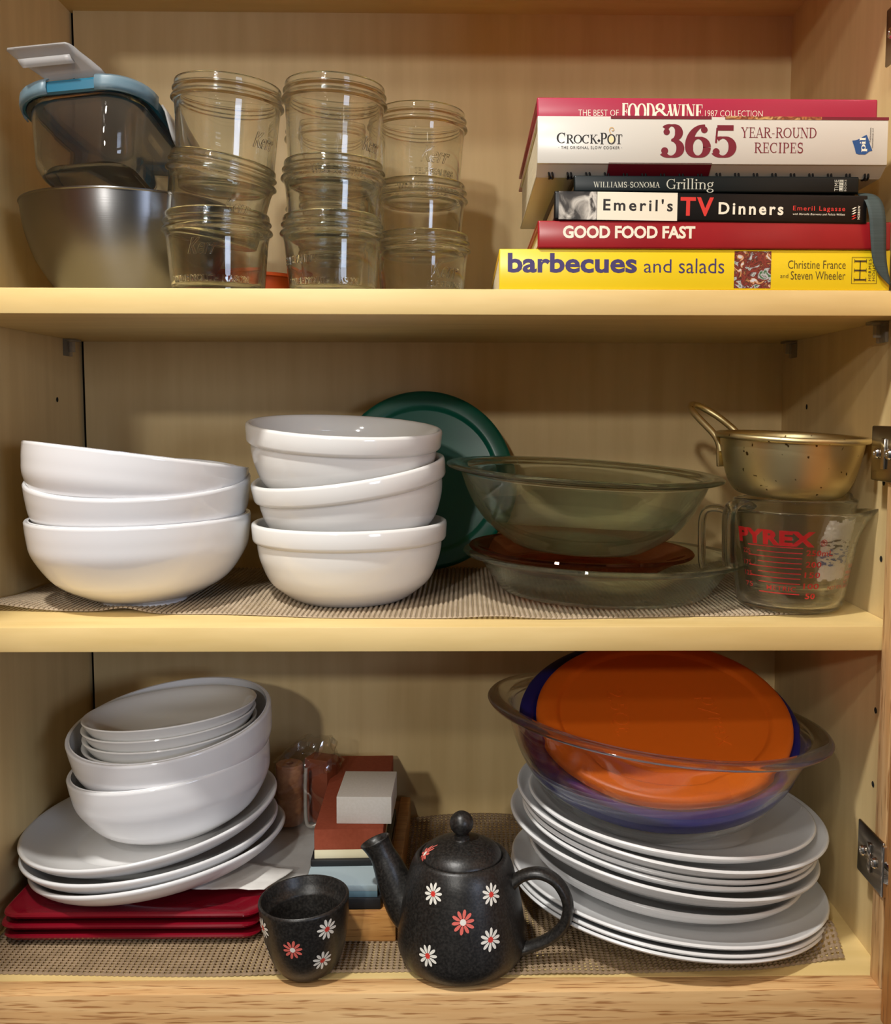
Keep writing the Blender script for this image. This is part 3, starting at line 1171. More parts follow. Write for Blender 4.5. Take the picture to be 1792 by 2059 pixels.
# two linked H letters lying on their side
bm = bmesh.new()
ex0, ex1, ez0, ez1 = r(711, 18, 736, 64)
ew, eh = ex1 - ex0, ez1 - ez0
for (a0, a1, b0, b1) in ((0.03, 0.97, 0.055, 0.125), (0.03, 0.97, 0.465, 0.535), (0.03, 0.97, 0.875, 0.945), (0.44, 0.52, 0.09, 0.91),
                         (0, 0.04, 0, 0.18), (0.96, 1, 0, 0.18), (0, 0.04, 0.41, 0.59), (0.96, 1, 0.41, 0.59), (0, 0.04, 0.82, 1), (0.96, 1, 0.82, 1)):
    vs = [bm.verts.new((ex0 + a * ew, -0.00035, ez0 + b * eh)) for a, b in ((a0, b0), (a1, b0), (a1, b1), (a0, b1))]
    bm.faces.new(vs)
bm_obj('emblem', bm, P_dark, t, False, recalc=False)
lettering('publisher_lettering', text_geo('HERMES', 0.0, 0, 1.25), r(740, 18, 746, 62), P_dark, t, rot=True)
lettering('publisher_lettering', text_geo('HOUSE', 0.0, 0, 1.25), r(748, 22, 754, 62), P_dark, t, rot=True)

# red hardback
C = noisy('red_cover', rgb(160, 33, 38), rgb(148, 27, 34), (20, 20, 20), 0.26)
t, w_, h_ = book('cookbook', 'bright red hardback cookbook with big white capitals, second from the bottom of the pile', 0.0893, 0.3565, 0.000, 0.225, 0.2889, 0.3096, C)
r = spine(t, w_, h_, 707, 55)
lettering('title_lettering', text_geo('GOOD FOOD FAST', 0.035, 0, 0.98), r(50, 10, 314, 35), P_white, t)

# black jacketed book with cream panel
C = flat('black_jacket', rgb(15, 14, 14), 0.32, spec=0.35)
t, w_, h_ = book('cookbook', 'black jacketed cookbook with a cream panel and red letters, in the middle of the pile', 0.1013, 0.3375, -0.001, 0.215, 0.3099, 0.3312, C, ry=0.55)
r = spine(t, w_, h_, 623, 57)
bw = photo_mat('grey_portrait_photo', [(0.28, rgb(22, 20, 20)), (0.42, rgb(66, 62, 58)), (0.52, rgb(168, 162, 152)), (0.60, rgb(214, 208, 196)), (0.72, rgb(70, 66, 62))], 55, 1.2)
panel('cover_photograph', r(9, 1, 84, 56), bw, t)
panel('cream_panel', r(85, 1, 244, 56), flat('cream_panel', rgb(238, 230, 208), 0.35), t)
lettering('title_lettering', text_geo("Emeril's", 0.022, 0, 1.32), r(97, 14, 235, 38), P_black, t)
lettering('title_lettering', text_geo('TV', 0.03, 0, 1.2), r(250, 9, 316, 46), P_red, t)
lettering('title_lettering', text_geo('Dinners', 0.025, 0, 1.3), r(326, 18, 455, 42), P_white, t)
lettering('author_lettering', text_geo('Emeril Lagasse', 0.009, 0, 1.22), r(474, 23, 578, 35), P_red, t)
lettering('author_lettering', text_geo('with Marcelle Bienvenu and Felicia Willett', 0.004, 0, 1.1, 0.2), r(474, 37, 578, 41), P_white, t)
lettering('publisher_lettering', text_geo('MORROW', 0.015, 0, 1.1), r(603, 21, 608, 48), P_white, t, rot=True)
for k, (yy, mm) in enumerate(((24, P_white), (29, P_white), (34, P_white), (39, P_red), (44, P_red))):
    x0, x1, z0, z1 = r(591, yy, 601, yy + 4)
    poly('publisher_mark', [(x0, z0), (x0 + 0.0015, z0), (x1, z1), (x1 - 0.0015, z1)], mm, t)

# slim dark green book with ribbon
C = flat('dark_green_cover', rgb(9, 20, 22), 0.35, spec=0.35)
t, w_, h_ = book('cookbook', 'slim dark green cookbook with a ribbon marker, under the spiral white book', 0.1166, 0.3325, 0.004, 0.205, 0.3314, 0.3438, C)
r = spine(t, w_, h_, 575, 34)
lettering('title_lettering', serif2d('WILLIAMS-SONOMA', 0.15, 0.05, 0.1, 0.06), r(39, 13, 173, 25), P_grey, t)
lettering('title_lettering', serif2d('Grilling', 0.11, 0.04, 0.10, 0.02), r(186, 6, 281, 34), P_grey, t)
lettering('publisher_lettering', text_geo('TIME', -0.005, 0, 1.1), r(525, 7, 533, 30), P_grey, t, rot=True)
panel('publisher_mark', r(534.5, 7, 543, 30), P_grey, t)
lettering('publisher_lettering', text_geo('LIFE', 0.0, 0, 1.1), r(535.5, 8, 542, 29), C, t, rot=True)
lettering('publisher_lettering', text_geo('BOOKS', 0.0, 0, 1.1), r(545, 7, 549, 30), P_grey, t, rot=True)
# ribbon marker draped out of the tail and down over the lower spines
rib = [(0.2100, 0.030, 0.004, 0.006), (0.2180, 0.016, 0.0035, 0.006), (0.2225, 0.004, 0.0005, 0.0062), (0.2245, -0.0065, -0.006, 0.0062), (0.2262, -0.0095, -0.016, 0.0062), (0.2275, -0.0095, -0.028, 0.0060), (0.2282, -0.0088, -0.040, 0.0056), (0.2300, -0.0075, -0.052, 0.0052), (0.2335, -0.0068, -0.062, 0.0048), (0.2372, -0.0064, -0.068, 0.0040)]
V, F = [], []
for i, (x, y, z, hw) in enumerate(rib):
    skew = 0.0 if i < 8 else (0.002 if i == 8 else 0.0045)
    V += [(x - hw, y, z + skew), (x + hw, y - 0.0004, z - skew)]
for i in range(len(rib) - 1):
    F.append((2 * i, 2 * i + 1, 2 * i + 3, 2 * i + 2))
o = mesh_obj('ribbon_marker', V, F, noisy('grey_green_ribbon', rgb(62, 74, 72), rgb(52, 64, 62), (40, 40, 900), 0.7), t)
o.modifiers.new('s', 'SUBSURF').render_levels = 2
sm = o.modifiers.new('thick', 'SOLIDIFY')
sm.thickness = 0.0004

# white spiral-bound slow cooker book
C = flat('white_gloss_cover', rgb(209, 204, 193), 0.25)
t = thing('cookbook', 'thick white spiral-bound cookbook with big maroon numerals near the top of the pile', 'book', (0.0886, 0.000, 0.3440), (0, 0, 0), 'stacked cookbooks')
w_, h_ = 0.2630, 0.0418
zs = 0.0072                      # the spine face starts above a slanted hinge panel
bm = bmesh.new()
add_box(bm, 0, w_, 0.0, 0.0030, zs, h_, 0.0008, 2)
add_box(bm, 0, w_, 0.0010, 0.225, h_ - 0.0026, h_, 0.0006, 1)
add_box(bm, 0, w_, 0.0125, 0.225, 0.0, 0.0026, 0.0006, 1)
q = [(0.0004, zs + 0.0006), (0.0124, 0.0004), (0.0124, 0.0030), (0.0026, zs + 0.0010)]
vs = [[bm.verts.new((x, p[0], p[1])) for p in q] for x in (0.0, w_)]
bm.faces.new(vs[0][::-1])
bm.faces.new(vs[1])
for k in range(4):
    bm.faces.new((vs[0][k], vs[0][(k + 1) % 4], vs[1][(k + 1) % 4], vs[1][k]))
bm_obj('cover', bm, C, t)
box('page_block', 0.0015, w_ - 0.0015, 0.0125, 0.222, 0.0027, h_ - 0.0027, M['pages'], t)


def r(x0, y0, x1, y1):
    hh = h_ - zs
    return (x0 / 699 * w_, x1 / 699 * w_, zs + (1 - y1 / 94) * hh, zs + (1 - y0 / 94) * hh)


lettering('brand_lettering', serif2d('Crock', 0.17, 0.055, 0.10, 0.0, 0.82), r(38, 33, 120.5, 55), P_black, t)
poly('brand_dot', [(0.1745 * w_ + 0.0009 * a, zs + 0.485 * (h_ - zs) + 0.0009 * b) for a, b in ((-1.4, 0), (0, -1.4), (1.4, 0), (0, 1.4))], P_black, t)
lettering('brand_lettering', serif2d('P', 0.18, 0.055, 0.10), r(125, 33, 138, 55.5), P_black, t)
lettering('brand_lettering', serif2d('O', 0.17, 0.08), r(138.5, 35.5, 155, 55.5), P_black, t)
x0, x1, z0, z1 = r(141.5, 39, 152, 52.5)
poly('brand_glow', [((x0 + x1) / 2 + (x1 - x0) / 2 * cos(a * pi / 10), (z0 + z1) / 2 + (z1 - z0) / 2 * sin(a * pi / 10)) for a in range(20)], flat('pale_orange_print', rgb(248, 220, 170), 0.5), t)
lettering('brand_lettering', serif2d('T', 0.17, 0.055), r(155.5, 36, 168, 55), P_black, t)
cx0, cx1, cz0, cz1 = r(142, 21, 154, 36)
V, F = [], []
pts = [((cx0 + cx1) / 2 + (cx1 - cx0) / 2 * k * cos(a) + (0 if True else 0), cz0 + (cz1 - cz0) * 0.62 + (cz1 - cz0) * 0.38 * k * sin(a)) for a, k in [(3.6 - i * 0.42, 1 - i * 0.055) for i in range(15)]]
pts = [((cx0 + cx1) / 2 - 0.0006, cz0)] + pts
_strip(pts, [0.00055] * len(pts), V, F)
mesh_obj('steam_curl', [(v[0], -0.0004, v[1]) for v in V], F, P_tan, t, False)
lettering('brand_lettering', text_geo('· THE ORIGINAL SLOW COOKER ·', 0.004, 0, 1.22), r(42, 59.5, 168, 65), P_black, t)
lettering('title_numerals', serif2d('365', 0.24, 0.055, 0.1, 0.02), r(244, 15, 396, 81.5), P_maroon, t)
lettering('title_lettering', serif2d('YEAR-ROUND', 0.12, 0.045, 0.11, 0.03), r(404, 20, 555, 41.5), P_maroon, t)
lettering('title_lettering', serif2d('RECIPES', 0.12, 0.045, 0.11, 0.05), r(432, 50, 529, 71.5), P_maroon, t)
x0, x1, z0, z1 = r(627, 34, 668, 73)
ww, hh = x1 - x0, z1 - z0
poly('publisher_mark', [(x0 + a * ww, z0 + b * hh) for a, b in ((0, 0.70), (0.16, 0.72), (0.36, 0.8), (0.58, 0.95), (0.70, 1.0), (0.78, 0.82), (0.88, 0.5), (1.0, 0.20), (0.86, 0.16), (0.66, 0.0), (0.36, 0.0), (0.2, 0.05), (0.14, 0.3))], P_blue, t)
lettering('publisher_lettering', serif2d('pil', 0.19, 0.08, 0.06), (x0 + 0.36 * ww, x0 + 0.74 * ww, z0 + 0.12 * hh, z0 + 0.86 * hh), P_white, t, rot=True)
lettering('publisher_lettering', text_geo('Publications', 0.0), r(661, 20, 664.5, 48), P_black, t, rot=True)
lettering('publisher_lettering', text_geo('International, Ltd.', 0.0), r(666, 20, 669.5, 60), P_black, t, rot=True)
panel('maroon_band', r(145, -1.0, 345, 5), P_maroon, t)
panel('maroon_band', r(565, -1.0, 699, 5), P_maroon, t)
panel('photo_band', r(372, -1.0, 565, 5), photo_mat('cover_food_photo', [(0.34, rgb(70, 24, 24)), (0.46, rgb(190, 120, 70)), (0.55, rgb(110, 40, 30)), (0.66, rgb(226, 180, 110)), (0.8, rgb(60, 20, 26))], 90, 1.0), t)
# maroon block on the slanted hinge panel
xa, xb = 142 / 699 * w_, 348 / 699 * w_
mesh_obj('maroon_band', [(xa, -0.0004, zs + 0.0008), (xb, -0.0004, zs + 0.0008), (xb, 0.0117, 0.0002), (xa, 0.0117, 0.0002)], [(0, 1, 2, 3)], P_maroon, t, False)
for k in range(18):              # wire loops of the binding
    x = 0.0115 + k * 0.01415
    for dx in (0.0, 0.0028):
        pass
    P = []
    for dx in (-0.0013, 0.0013):
        P.append([(x + dx - 0.0012, 0.0085, 0.0042), (x + dx - 0.0004, 0.0095, 0.0008), (x + dx, 0.0125, -0.0006), (x + dx, 0.0165, -0.0002), (x + dx, 0.0185, 0.0012)])
    P.append([(x - 0.0017, 0.0126, -0.0006), (x + 0.0017, 0.0126, -0.0006)])
    VV, FF = [], []
    for path in P:
        v_, f_ = tube_data(path, 0.0008, 6)
        o_ = len(VV)
        VV += v_
        FF += [tuple(i + o_ for i in f) for f in f_]
    mesh_obj('binding_loop', VV, FF, M['black_plastic'], t)

# magenta-red hardback on top
C = flat('magenta_red_cover', rgb(172, 46, 72), 0.30)
t, w_, h_ = book('cookbook', 'magenta-red hardback cookbook lying on top of the pile', 0.0886, 0.3455, 0.006, 0.250, 0.3862, 0.4012, C)
r = spine(t, w_, h_, 679, 40)
lettering('title_lettering', text_geo('THE BEST OF', -0.012), r(82, 24, 162, 36), P_white, t)
lettering('title_lettering', serif2d('FOOD', 0.24, 0.05, 0.06, 0.0), r(169, 11, 234, 44), P_white, t)
lettering('title_lettering', serif2d('&', 0.14, 0.05, 0.03), r(232, 11, 266, 44), P_white, t)
lettering('title_lettering', serif2d('WINE', 0.22, 0.05, 0.06, 0.0), r(260, 11, 329, 44), P_white, t)
lettering('title_lettering', text_geo('1987 COLLECTION', -0.014), r(334, 24, 449, 36), P_white, t)


# ---------------------------------------------------------------- shelf 2
def bowl_prof(th=0.0042, k=1.0):
    o = spline([(0.036, 0.0), (0.0370, 0.003), (0.051, 0.0085), (0.073, 0.0215), (0.0888, 0.0440), (0.0925, 0.0600), (0.0937, 0.0742)], 6)
    op = [(v.x * k, v.y * k) for v in o]
    ip = [(max(p[0] - th, 0.001), p[1] + th * 0.7) for p in reversed(op[8:-1])]
    return [(0, 0.0028), (0.031, 0.0025), (0.0325, 0.0)] + op + [(op[-1][0] - 0.0008, op[-1][1] + 0.0011), (op[-1][0] - 0.0022, op[-1][1] + 0.0013), (op[-1][0] - 0.0036, op[-1][1] + 0.0006)] + ip + [(0.03, 0.0078), (0, 0.0070)]


BH = 0.0755
tpl = []


def white_bowl(label, rim, ry, rx, group, k=1.0):
    t = thing('serving_bowl', label, 'bowl', (0, 0, 0), group=group)
    if not tpl:
        tpl.append(lathe('bowl_body', bowl_prof(), M['white'], t, 96))
        o = tpl[0]
    else:
        o = tpl[0].copy()
        COL.objects.link(o)
        o.parent = t
    o.scale = (k, k, k)
    put(t, rim, BH * k, ry, rx)
    return t


gb = 'white coupe bowls on the lower shelf'
white_bowl('glossy white bowl at the bottom of the left stack on the lower shelf', (-0.2480, 0.106, 0.0768), -0.7, 0.7, gb)
white_bowl('glossy white bowl in the middle of the left stack on the lower shelf', (-0.2478, 0.106, 0.1100), 1.0, 7.5, gb)
white_bowl('glossy white bowl tipped on top of the left stack on the lower shelf', (-0.2478, 0.106, 0.1295), 6.9, -4.5, gb)

CH = 0.0690
co = spline([(0.047, 0.0), (0.0557, 0.0050), (0.0697, 0.0170), (0.0772, 0.0330), (0.0800, 0.0440), (0.0805, 0.0510)], 6)
cas = [(0, 0.0012), (0.044, 0.0012)] + [(v.x, v.y) for v in co] + [(0.0822, 0.0518), (0.0838, 0.0530), (0.0845, 0.0550), (0.0852, 0.0662), (0.0846, 0.0682), (0.0832, 0.0690), (0.0815, 0.0686), (0.0804, 0.0668)] + [(v.x - 0.0052, v.y + 0.004) for v in reversed(co)] + [(0, 0.006)]
ctpl = []


def casserole(label, rim, ry, rx):
    t = thing('casserole_bowl', label, 'bowl', (0, 0, 0), group='banded casserole bowls')
    if not ctpl:
        ctpl.append(lathe('bowl_body', cas, M['cream'], t, 96, 50))
    else:
        o = ctpl[0].copy()
        COL.objects.link(o)
        o.parent = t
    put(t, rim, CH, ry, rx)


casserole('white casserole bowl with banded rim at the bottom of its stack, beside the white bowls', (-0.0665, 0.112, 0.0715), -0.2, 0.4)
casserole('white casserole bowl with banded rim in the middle of its stack, leaning left', (-0.0678, 0.112, 0.1170), -7.5, 5.5)
casserole('white casserole bowl with banded rim on top of its stack, open top showing', (-0.0700, 0.112, 0.1550), 3.0, 5.4)

# dark green lid leaning on the back wall
t = thing('storage_lid', 'round dark green plastic lid leaning on the back wall behind the casserole bowls', 'lid', (0, 0, 0))


def lid_parts(t, r, m, ring, rim_h=0.010, name='lid_disc'):
    lathe(name, [(0, 0.0), (ring - 0.003, 0.0), (ring - 0.0015, 0.0004), (ring, 0.0026), (ring + 0.003, 0.0034), (r * 0.955, 0.0034), (r * 0.985, 0.0028), (r, 0.0008), (r + 0.0004, -0.002), (r, -rim_h), (r - 0.002, -rim_h), (r - 0.0024, -0.001), (ring, -0.0012), (0, -0.0022)], m, t, 96, 45)


lid_parts(t, 0.0910, M['green_lid'], 0.0735)
t.rotation_euler = (R(78), 0, R(4))
t.location = (-0.0060, 0.2400, 0.0985)

# glass pie dish, brown glass plate, glass mixing bowl
t = thing('pie_dish', 'large greenish glass pie dish flat on the liner under the brown plate', 'dish', (0, 0, 0))
o = spline([(0.088, 0.0), (0.094, 0.003), (0.105, 0.017), (0.1135, 0.0300)], 5)
lathe('dish_body', [(0, 0.0003), (0.084, 0.0003)] + [(v.x, v.y) for v in o] + [(0.120, 0.0312), (0.1265, 0.0328), (0.1282, 0.0345), (0.1275, 0.0362), (0.1245, 0.0366), (0.1150, 0.0348)] + [(v.x - 0.0040, v.y + 0.003) for v in reversed(o)] + [(0, 0.0040)], M['green_glass'], t, 112, 50)
put(t, (0.1615, 0.1380, 0.0385), 0.0355, 1.6, -0.3)
t = thing('glass_plate', 'brown tinted glass plate lying inside the glass pie dish', 'plate', (0, 0, 0))
o = spline([(0.060, 0.0), (0.070, 0.002), (0.084, 0.010), (0.0965, 0.0160)], 5)
lathe('plate_body', [(0, 0.0004), (0.056, 0.0004)] + [(v.x, v.y) for v in o] + [(0.1005, 0.0166), (0.1016, 0.0182), (0.1005, 0.0198), (0.0965, 0.0200)] + [(v.x - 0.0015, v.y + 0.0036) for v in reversed(o)] + [(0, 0.0040)], M['amber'], t, 96, 50)
put(t, (0.1400, 0.1340, 0.0440), 0.0190, 1.9, 0.6)
t = thing('glass_bowl', 'clear glass mixing bowl with wide rim standing on the brown plate', 'bowl', (0, 0, 0))
o = spline([(0.052, 0.0), (0.062, 0.003), (0.0835, 0.0180), (0.0975, 0.0350), (0.1068, 0.0530), (0.1110, 0.0640)], 6)
lathe('bowl_body', [(0, 0.0008), (0.048, 0.0006)] + [(v.x, v.y) for v in o] + [(0.1135, 0.0656), (0.1205, 0.0668), (0.1240, 0.0682), (0.1246, 0.0698), (0.1232, 0.0714), (0.1200, 0.0718), (0.1120, 0.0712)] + [(v.x - 0.0042, v.y + 0.003) for v in reversed(o)] + [(0, 0.0046)], M['green_glass'], t, 112, 50)
put(t, (0.1421, 0.1320, 0.1142), 0.0700, 3.2, 1.8)


# measuring cups
def cup_surface(rt, rb, h):
    def rad(z):
        u = min(max((z - 0.010) / (h - 0.010), 0), 1)
        return rb + (rt - rb) * u
    return rad


def measuring_cup(label, rim, h, rt, rb, ry, rx, rz, thick=0.0030):
    t = thing('measuring_cup', label, 'measuring cup', (0, 0, 0), group='nested measuring cups')
    seg = 96
    o = spline([(rb * 0.80, 0.0), (rb * 0.93, 0.0012), (rb * 0.99, 0.006), (rb + (rt - rb) * 0.10, 0.015), (rb + (rt - rb) * 0.55, h * 0.56), (rt - 0.0006, h - 0.006)], 5)
    prof = [(0, 0.0006), (rb * 0.72, 0.0006)] + [(v.x, v.y) for v in o] + [(rt + 0.0004, h - 0.003), (rt + 0.0006, h - 0.001), (rt - 0.0006, h), (rt - 0.0026, h - 0.0004), (rt - thick - 0.0004, h - 0.004)] + [(v.x - thick, v.y + 0.004) for v in reversed(o[3:-1])] + [(rb * 0.80, 0.0085), (0, 0.0065)]
    V, F = lathe_data(prof, seg)
    out = []
    for (x, y, z) in V:                      # pouring lip pulled out on the right side
        a = math.atan2(y, x)
        k = math.exp(-(a / 0.26) ** 2) * max(0.0, (z - h * 0.70) / (h * 0.30)) ** 1.8
        rr = math.hypot(x, y)
        f = 1 + 0.22 * k * (1 if rr > rb * 0.5 else 0)
        out.append((x * f, y * f, z + 0.0035 * k))
    mesh_obj('cup_body', out, F, M['clear'], t, True, 60)
    # open-ended strap handle on the opposite side
    path = [(-rt + 0.003, 0, h - 0.006), (-rt - 0.006, 0, h - 0.0035), (-rt - 0.0150, 0, h - 0.005), (-rt - 0.0190, 0, h - 0.013), (-rt - 0.0190, 0, h - 0.030), (-rt - 0.0182, 0, h - 0.048), (-rt - 0.0165, 0, h - 0.0560)]
    pts = spline(path, 5)
    V, F = [], []
    n = 14
    for i, p in enumerate(pts):
        a = pts[max(i - 1, 0)]
        b = pts[min(i + 1, len(pts) - 1)]
        tg = (b - a).normalized()
        nr = Vector((tg.z, 0, -tg.x))
        for k in range(n):
            th = 2 * pi * k / n
            V.append(p + nr * 0.0034 * cos(th) + Vector((0, 0.0082 * sin(th), 0)))
    for i in range(len(pts) - 1):
        for k in range(n):
            F.append((i * n + k, i * n + (k + 1) % n, (i + 1) * n + (k + 1) % n, (i + 1) * n + k))
    F.append(tuple(range(n))[::-1])
    F.append(tuple(range((len(pts) - 1) * n, len(pts) * n)))
    mesh_obj('cup_handle', V, F, M['clear'], t, True, 60)
    put(t, rim, h, ry, rx, rz)
    return t


CH2, CRT, CRB = 0.0835, 0.0560, 0.0440
t = measuring_cup('glass measuring cup with red markings standing on the lower shelf at the right', (0.3125, 0.0720, 0.0860), CH2, CRT, CRB, 1.2, 0.0, -20.0)
rad = cup_surface(CRT, CRB, CH2)
ir = M['ink_red']


def ct(name, s, w__, zc, hh, a, bold=0.0, track=1.0, lift=0.0004):
    return wrapped(name, text_geo(s, bold, 0, track), w__, zc, hh, a, rad, ir, t, lift)


ZA = 20.0   # the cup itself is turned, so angles are measured from its own front
ct('brand_lettering', 'PYREX', 0.0660, 0.0630, 0.0125, -35 + ZA, 0.05, 1.05)
ct('brand_lettering', '®', 0.0055, 0.0605, 0.0055, 9 + ZA, 0.0)
for k, (num, z) in enumerate((('250mL', 0.0520), ('200', 0.0425), ('150', 0.0338), ('100', 0.0245), ('50', 0.0162))):
    wd = {'250mL': 0.0225, '50': 0.0078}.get(num, 0.0125)
    ct('scale_numerals', num, wd, z, 0.0047, (7 if num == '250mL' else 2) + ZA, 0.012, 1.05)
for num, z in (('225', 0.0500), ('175', 0.0402), ('125', 0.0312), ('75', 0.0222)):
    ct('scale_numerals', num, 0.0075, z, 0.0040, -62 + ZA, 0.0)
ct('scale_lettering', 'METRIC', 0.0230, 0.0214, 0.0040, -27 + ZA, 0.01, 1.1)
for k in range(10):
    z = 0.0556 - k * 0.00425
    if k == 8:
        continue
    a0 = -60 if k % 2 == 0 else -50
    V, F = [], []
    for i in range(13):
        a = R(a0 + (-9 - a0) * i / 12 + ZA)
        for dz in (-0.0004, 0.0004):
            rr = rad(z) + 0.0004
            V.append((rr * sin(a), -rr * cos(a), z + dz))
    for i in range(12):
        F.append((2 * i, 2 * i + 2, 2 * i + 3, 2 * i + 1))
    mesh_obj('scale_line', V, F, ir, t, False)
for s, wd, z, a in (('50', 0.009, 0.0395, 52), ('MEASURE', 0.018, 0.0345, 54), ('CORNING', 0.018, 0.0300, 54), ('NY', 0.008, 0.0265, 48), ('NOT FOR LAB USE', 0.032, 0.0230, 40)):
    ct('notice_lettering', s, wd, z, 0.0030, a + ZA, 0.0)

t2 = measuring_cup('clear glass measuring cup nested inside the red-marked cup under the brass pan', (0.3140, 0.0735, 0.0945), 0.0780, 0.0500, 0.0390, 0.5, -1.5, 24.0)
# torn paper label left on the inner cup
rad2 = cup_surface(0.0500, 0.0390, 0.0780)
V, F = [], []
NU, NV = 60, 64
lm, ln, ll, lp = new_mat('torn_label_paper')
tcn = ln.new('ShaderNodeTexCoord')
sx = ln.new('ShaderNodeSeparateXYZ')
ll.new(tcn.outputs['Object'], sx.inputs[0])
rm = ln.new('ShaderNodeValToRGB')
mpr = ln.new('ShaderNodeMapRange')
mpr.inputs[1].default_value = 0.010
mpr.inputs[2].default_value = 0.066
ll.new(sx.outputs[2], mpr.inputs[0])
ll.new(mpr.outputs[0], rm.inputs[0])
cr_ = rm.color_ramp
cr_.interpolation = 'CONSTANT'
wht = rgb(234, 230, 222)
for pos, c in ((0.0, wht), (0.26, rgb(44, 84, 150)), (0.47, wht), (0.49, rgb(44, 84, 150)), (0.52, rgb(30, 28, 28)), (0.66, wht)):
    if pos == 0.0:
        cr_.elements[0].position = 0
        cr_.elements[0].color = c
    elif pos == 0.66:
        cr_.elements[-1].position = pos
        cr_.elements[-1].color = c
    else:
        q = cr_.elements.new(pos)
        q.color = c
nz = ln.new('ShaderNodeTexNoise')
mpn = ln.new('ShaderNodeMapping')
mpn.inputs['Scale'].default_value = (160, 160, 420)
ll.new(tcn.outputs['Object'], mpn.inputs[0])
ll.new(mpn.outputs[0], nz.inputs[0])
nz.inputs['Scale'].default_value = 1.0
mk = ln.new('ShaderNodeMapRange')
mk.inputs[1].default_value = 0.53
mk.inputs[2].default_value = 0.56
ll.new(nz.outputs[0], mk.inputs[0])
mxx = ln.new('ShaderNodeMix')
mxx.data_type = 'RGBA'
mxx.inputs[6].default_value = wht
ll.new(rm.outputs[0], mxx.inputs[7])
ll.new(mk.outputs[0], mxx.inputs[0])
ll.new(mxx.outputs[2], lp.inputs['Base Color'])
lp.inputs['Roughness'].default_value = 0.8
idx = {}
for j in range(NV + 1):
    for i in range(NU + 1):
        u, v = i / NU, j / NV
        z = 0.010 + 0.056 * v
        a = R(-20 + 64 * u)
        rr = rad2(z) + 0.0004 + 0.0005 * mnoise.noise(Vector((u * 30, v * 30, 0)))
        idx[i, j] = len(V)
        V.append((rr * sin(a), -rr * cos(a), z))
for j in range(NV):
    for i in range(NU):
        u, v = (i + .5) / NU, (j + .5) / NV
        e = min(u - (0.25 * max(0, v - 0.7) * 2), 1 - u, v, 1 - v)
        if e < 0.06 + 0.06 * mnoise.noise(Vector((u * 9, v * 9, 3.1))):
            continue
        F.append((idx[i, j], idx[i + 1, j], idx[i + 1, j + 1], idx[i, j + 1]))
mesh_obj('torn_label', V, F, lm, t2, True, 180)

# brass pan resting on the nested cups
t = thing('saucepan', 'small worn brass pan with loop handle resting on the measuring cups', 'pan', (0, 0, 0))
PH = 0.0510
o = spline([(0.036, 0.0), (0.0450, 0.0035), (0.0520, 0.0150), (0.0570, 0.0340), (0.0592, PH - 0.003)], 6)
lathe('pan_body', [(0, 0.0)] + [(v.x, v.y) for v in o] + [(0.0602, PH - 0.0038), (0.0628, PH - 0.0032), (0.0640, PH - 0.0012), (0.0632, PH + 0.0008), (0.0612, PH + 0.0014), (0.0592, PH + 0.0006)] + [(v.x - 0.0012, v.y + 0.001) for v in reversed(o)] + [(0, 0.0012)], M['brass'], t, 96, 55)
hp = spline([(-0.0555, -0.019, 0.0345), (-0.0580, -0.0195, 0.0430), (-0.0640, -0.019, 0.0500), (-0.0780, -0.017, 0.0605), (-0.0890, -0.013, 0.0685), (-0.0945, -0.004, 0.0725), (-0.0945, 0.005, 0.0725), (-0.0890, 0.013, 0.0690), (-0.0760, 0.018, 0.0610), (-0.0620, 0.019, 0.0510), (-0.0575, 0.0195, 0.0440), (-0.0550, 0.019, 0.0345)], 5)
tube('pan_handle', hp, 0.0031, M['brass'], t, 12)
for sy in (-1, 1):
    bm = bmesh.new()
    add_box(bm, -0.0015, 0.0015, -0.0034, 0.0034, -0.009, 0.009, 0.0008)
    o = bm_obj('handle_bracket', bm, M['brass'], t, loc=(-0.0555, sy * 0.0190, 0.0300))
    o.rotation_euler = (0, R(-8), R(sy * 19))
    V, F = lathe_data([(0, 0.0018), (0.0014, 0.0014), (0.0022, 0.0), (0, 0)], 14)
    o2 = mesh_obj('rivet', [(-v[2] - 0.0014, v[0], v[1]) for v in V], F, M['brass'], o)
put(t, (0.3115, 0.0780, 0.1466), PH, 2.0, 2.0, -42)


# ---------------------------------------------------------------- floor of the cabinet
def square_plate(label, x0, y0, z, s=0.212, d=0.205):
    t = thing('square_plate', label, 'plate', (x0, y0, z), group='red square plates')

    def sec(ins, zz, r):
        return [(x + ins, y + ins, zz) for x, y in rrect(s - 2 * ins, d - 2 * ins, r, 6)]
    loft('plate_body', [sec(0.030, 0.0, 0.012), sec(0.028, 0.0006, 0.012), sec(0.012, 0.0030, 0.012), sec(0.002, 0.0046, 0.013), sec(0.0, 0.0072, 0.014), sec(0.0006, 0.0088, 0.014), sec(0.0022, 0.0096, 0.013), sec(0.006, 0.0092, 0.011), sec(0.022, 0.0062, 0.010), sec(0.032, 0.0052, 0.010)], M['red_glaze'], t, angle=30)
    return t


square_plate('glossy red square plate at the bottom of three, on the liner', -0.3580, 0.0475, Z0 + 0.0022, 0.219, 0.212)
square_plate('glossy red square plate in the middle of three', -0.3595, 0.0465, Z0 + 0.0117, 0.220, 0.212)
square_plate('glossy red square plate on top of three, under the dinner plates', -0.3570, 0.0465, Z0 + 0.0212, 0.219, 0.212)


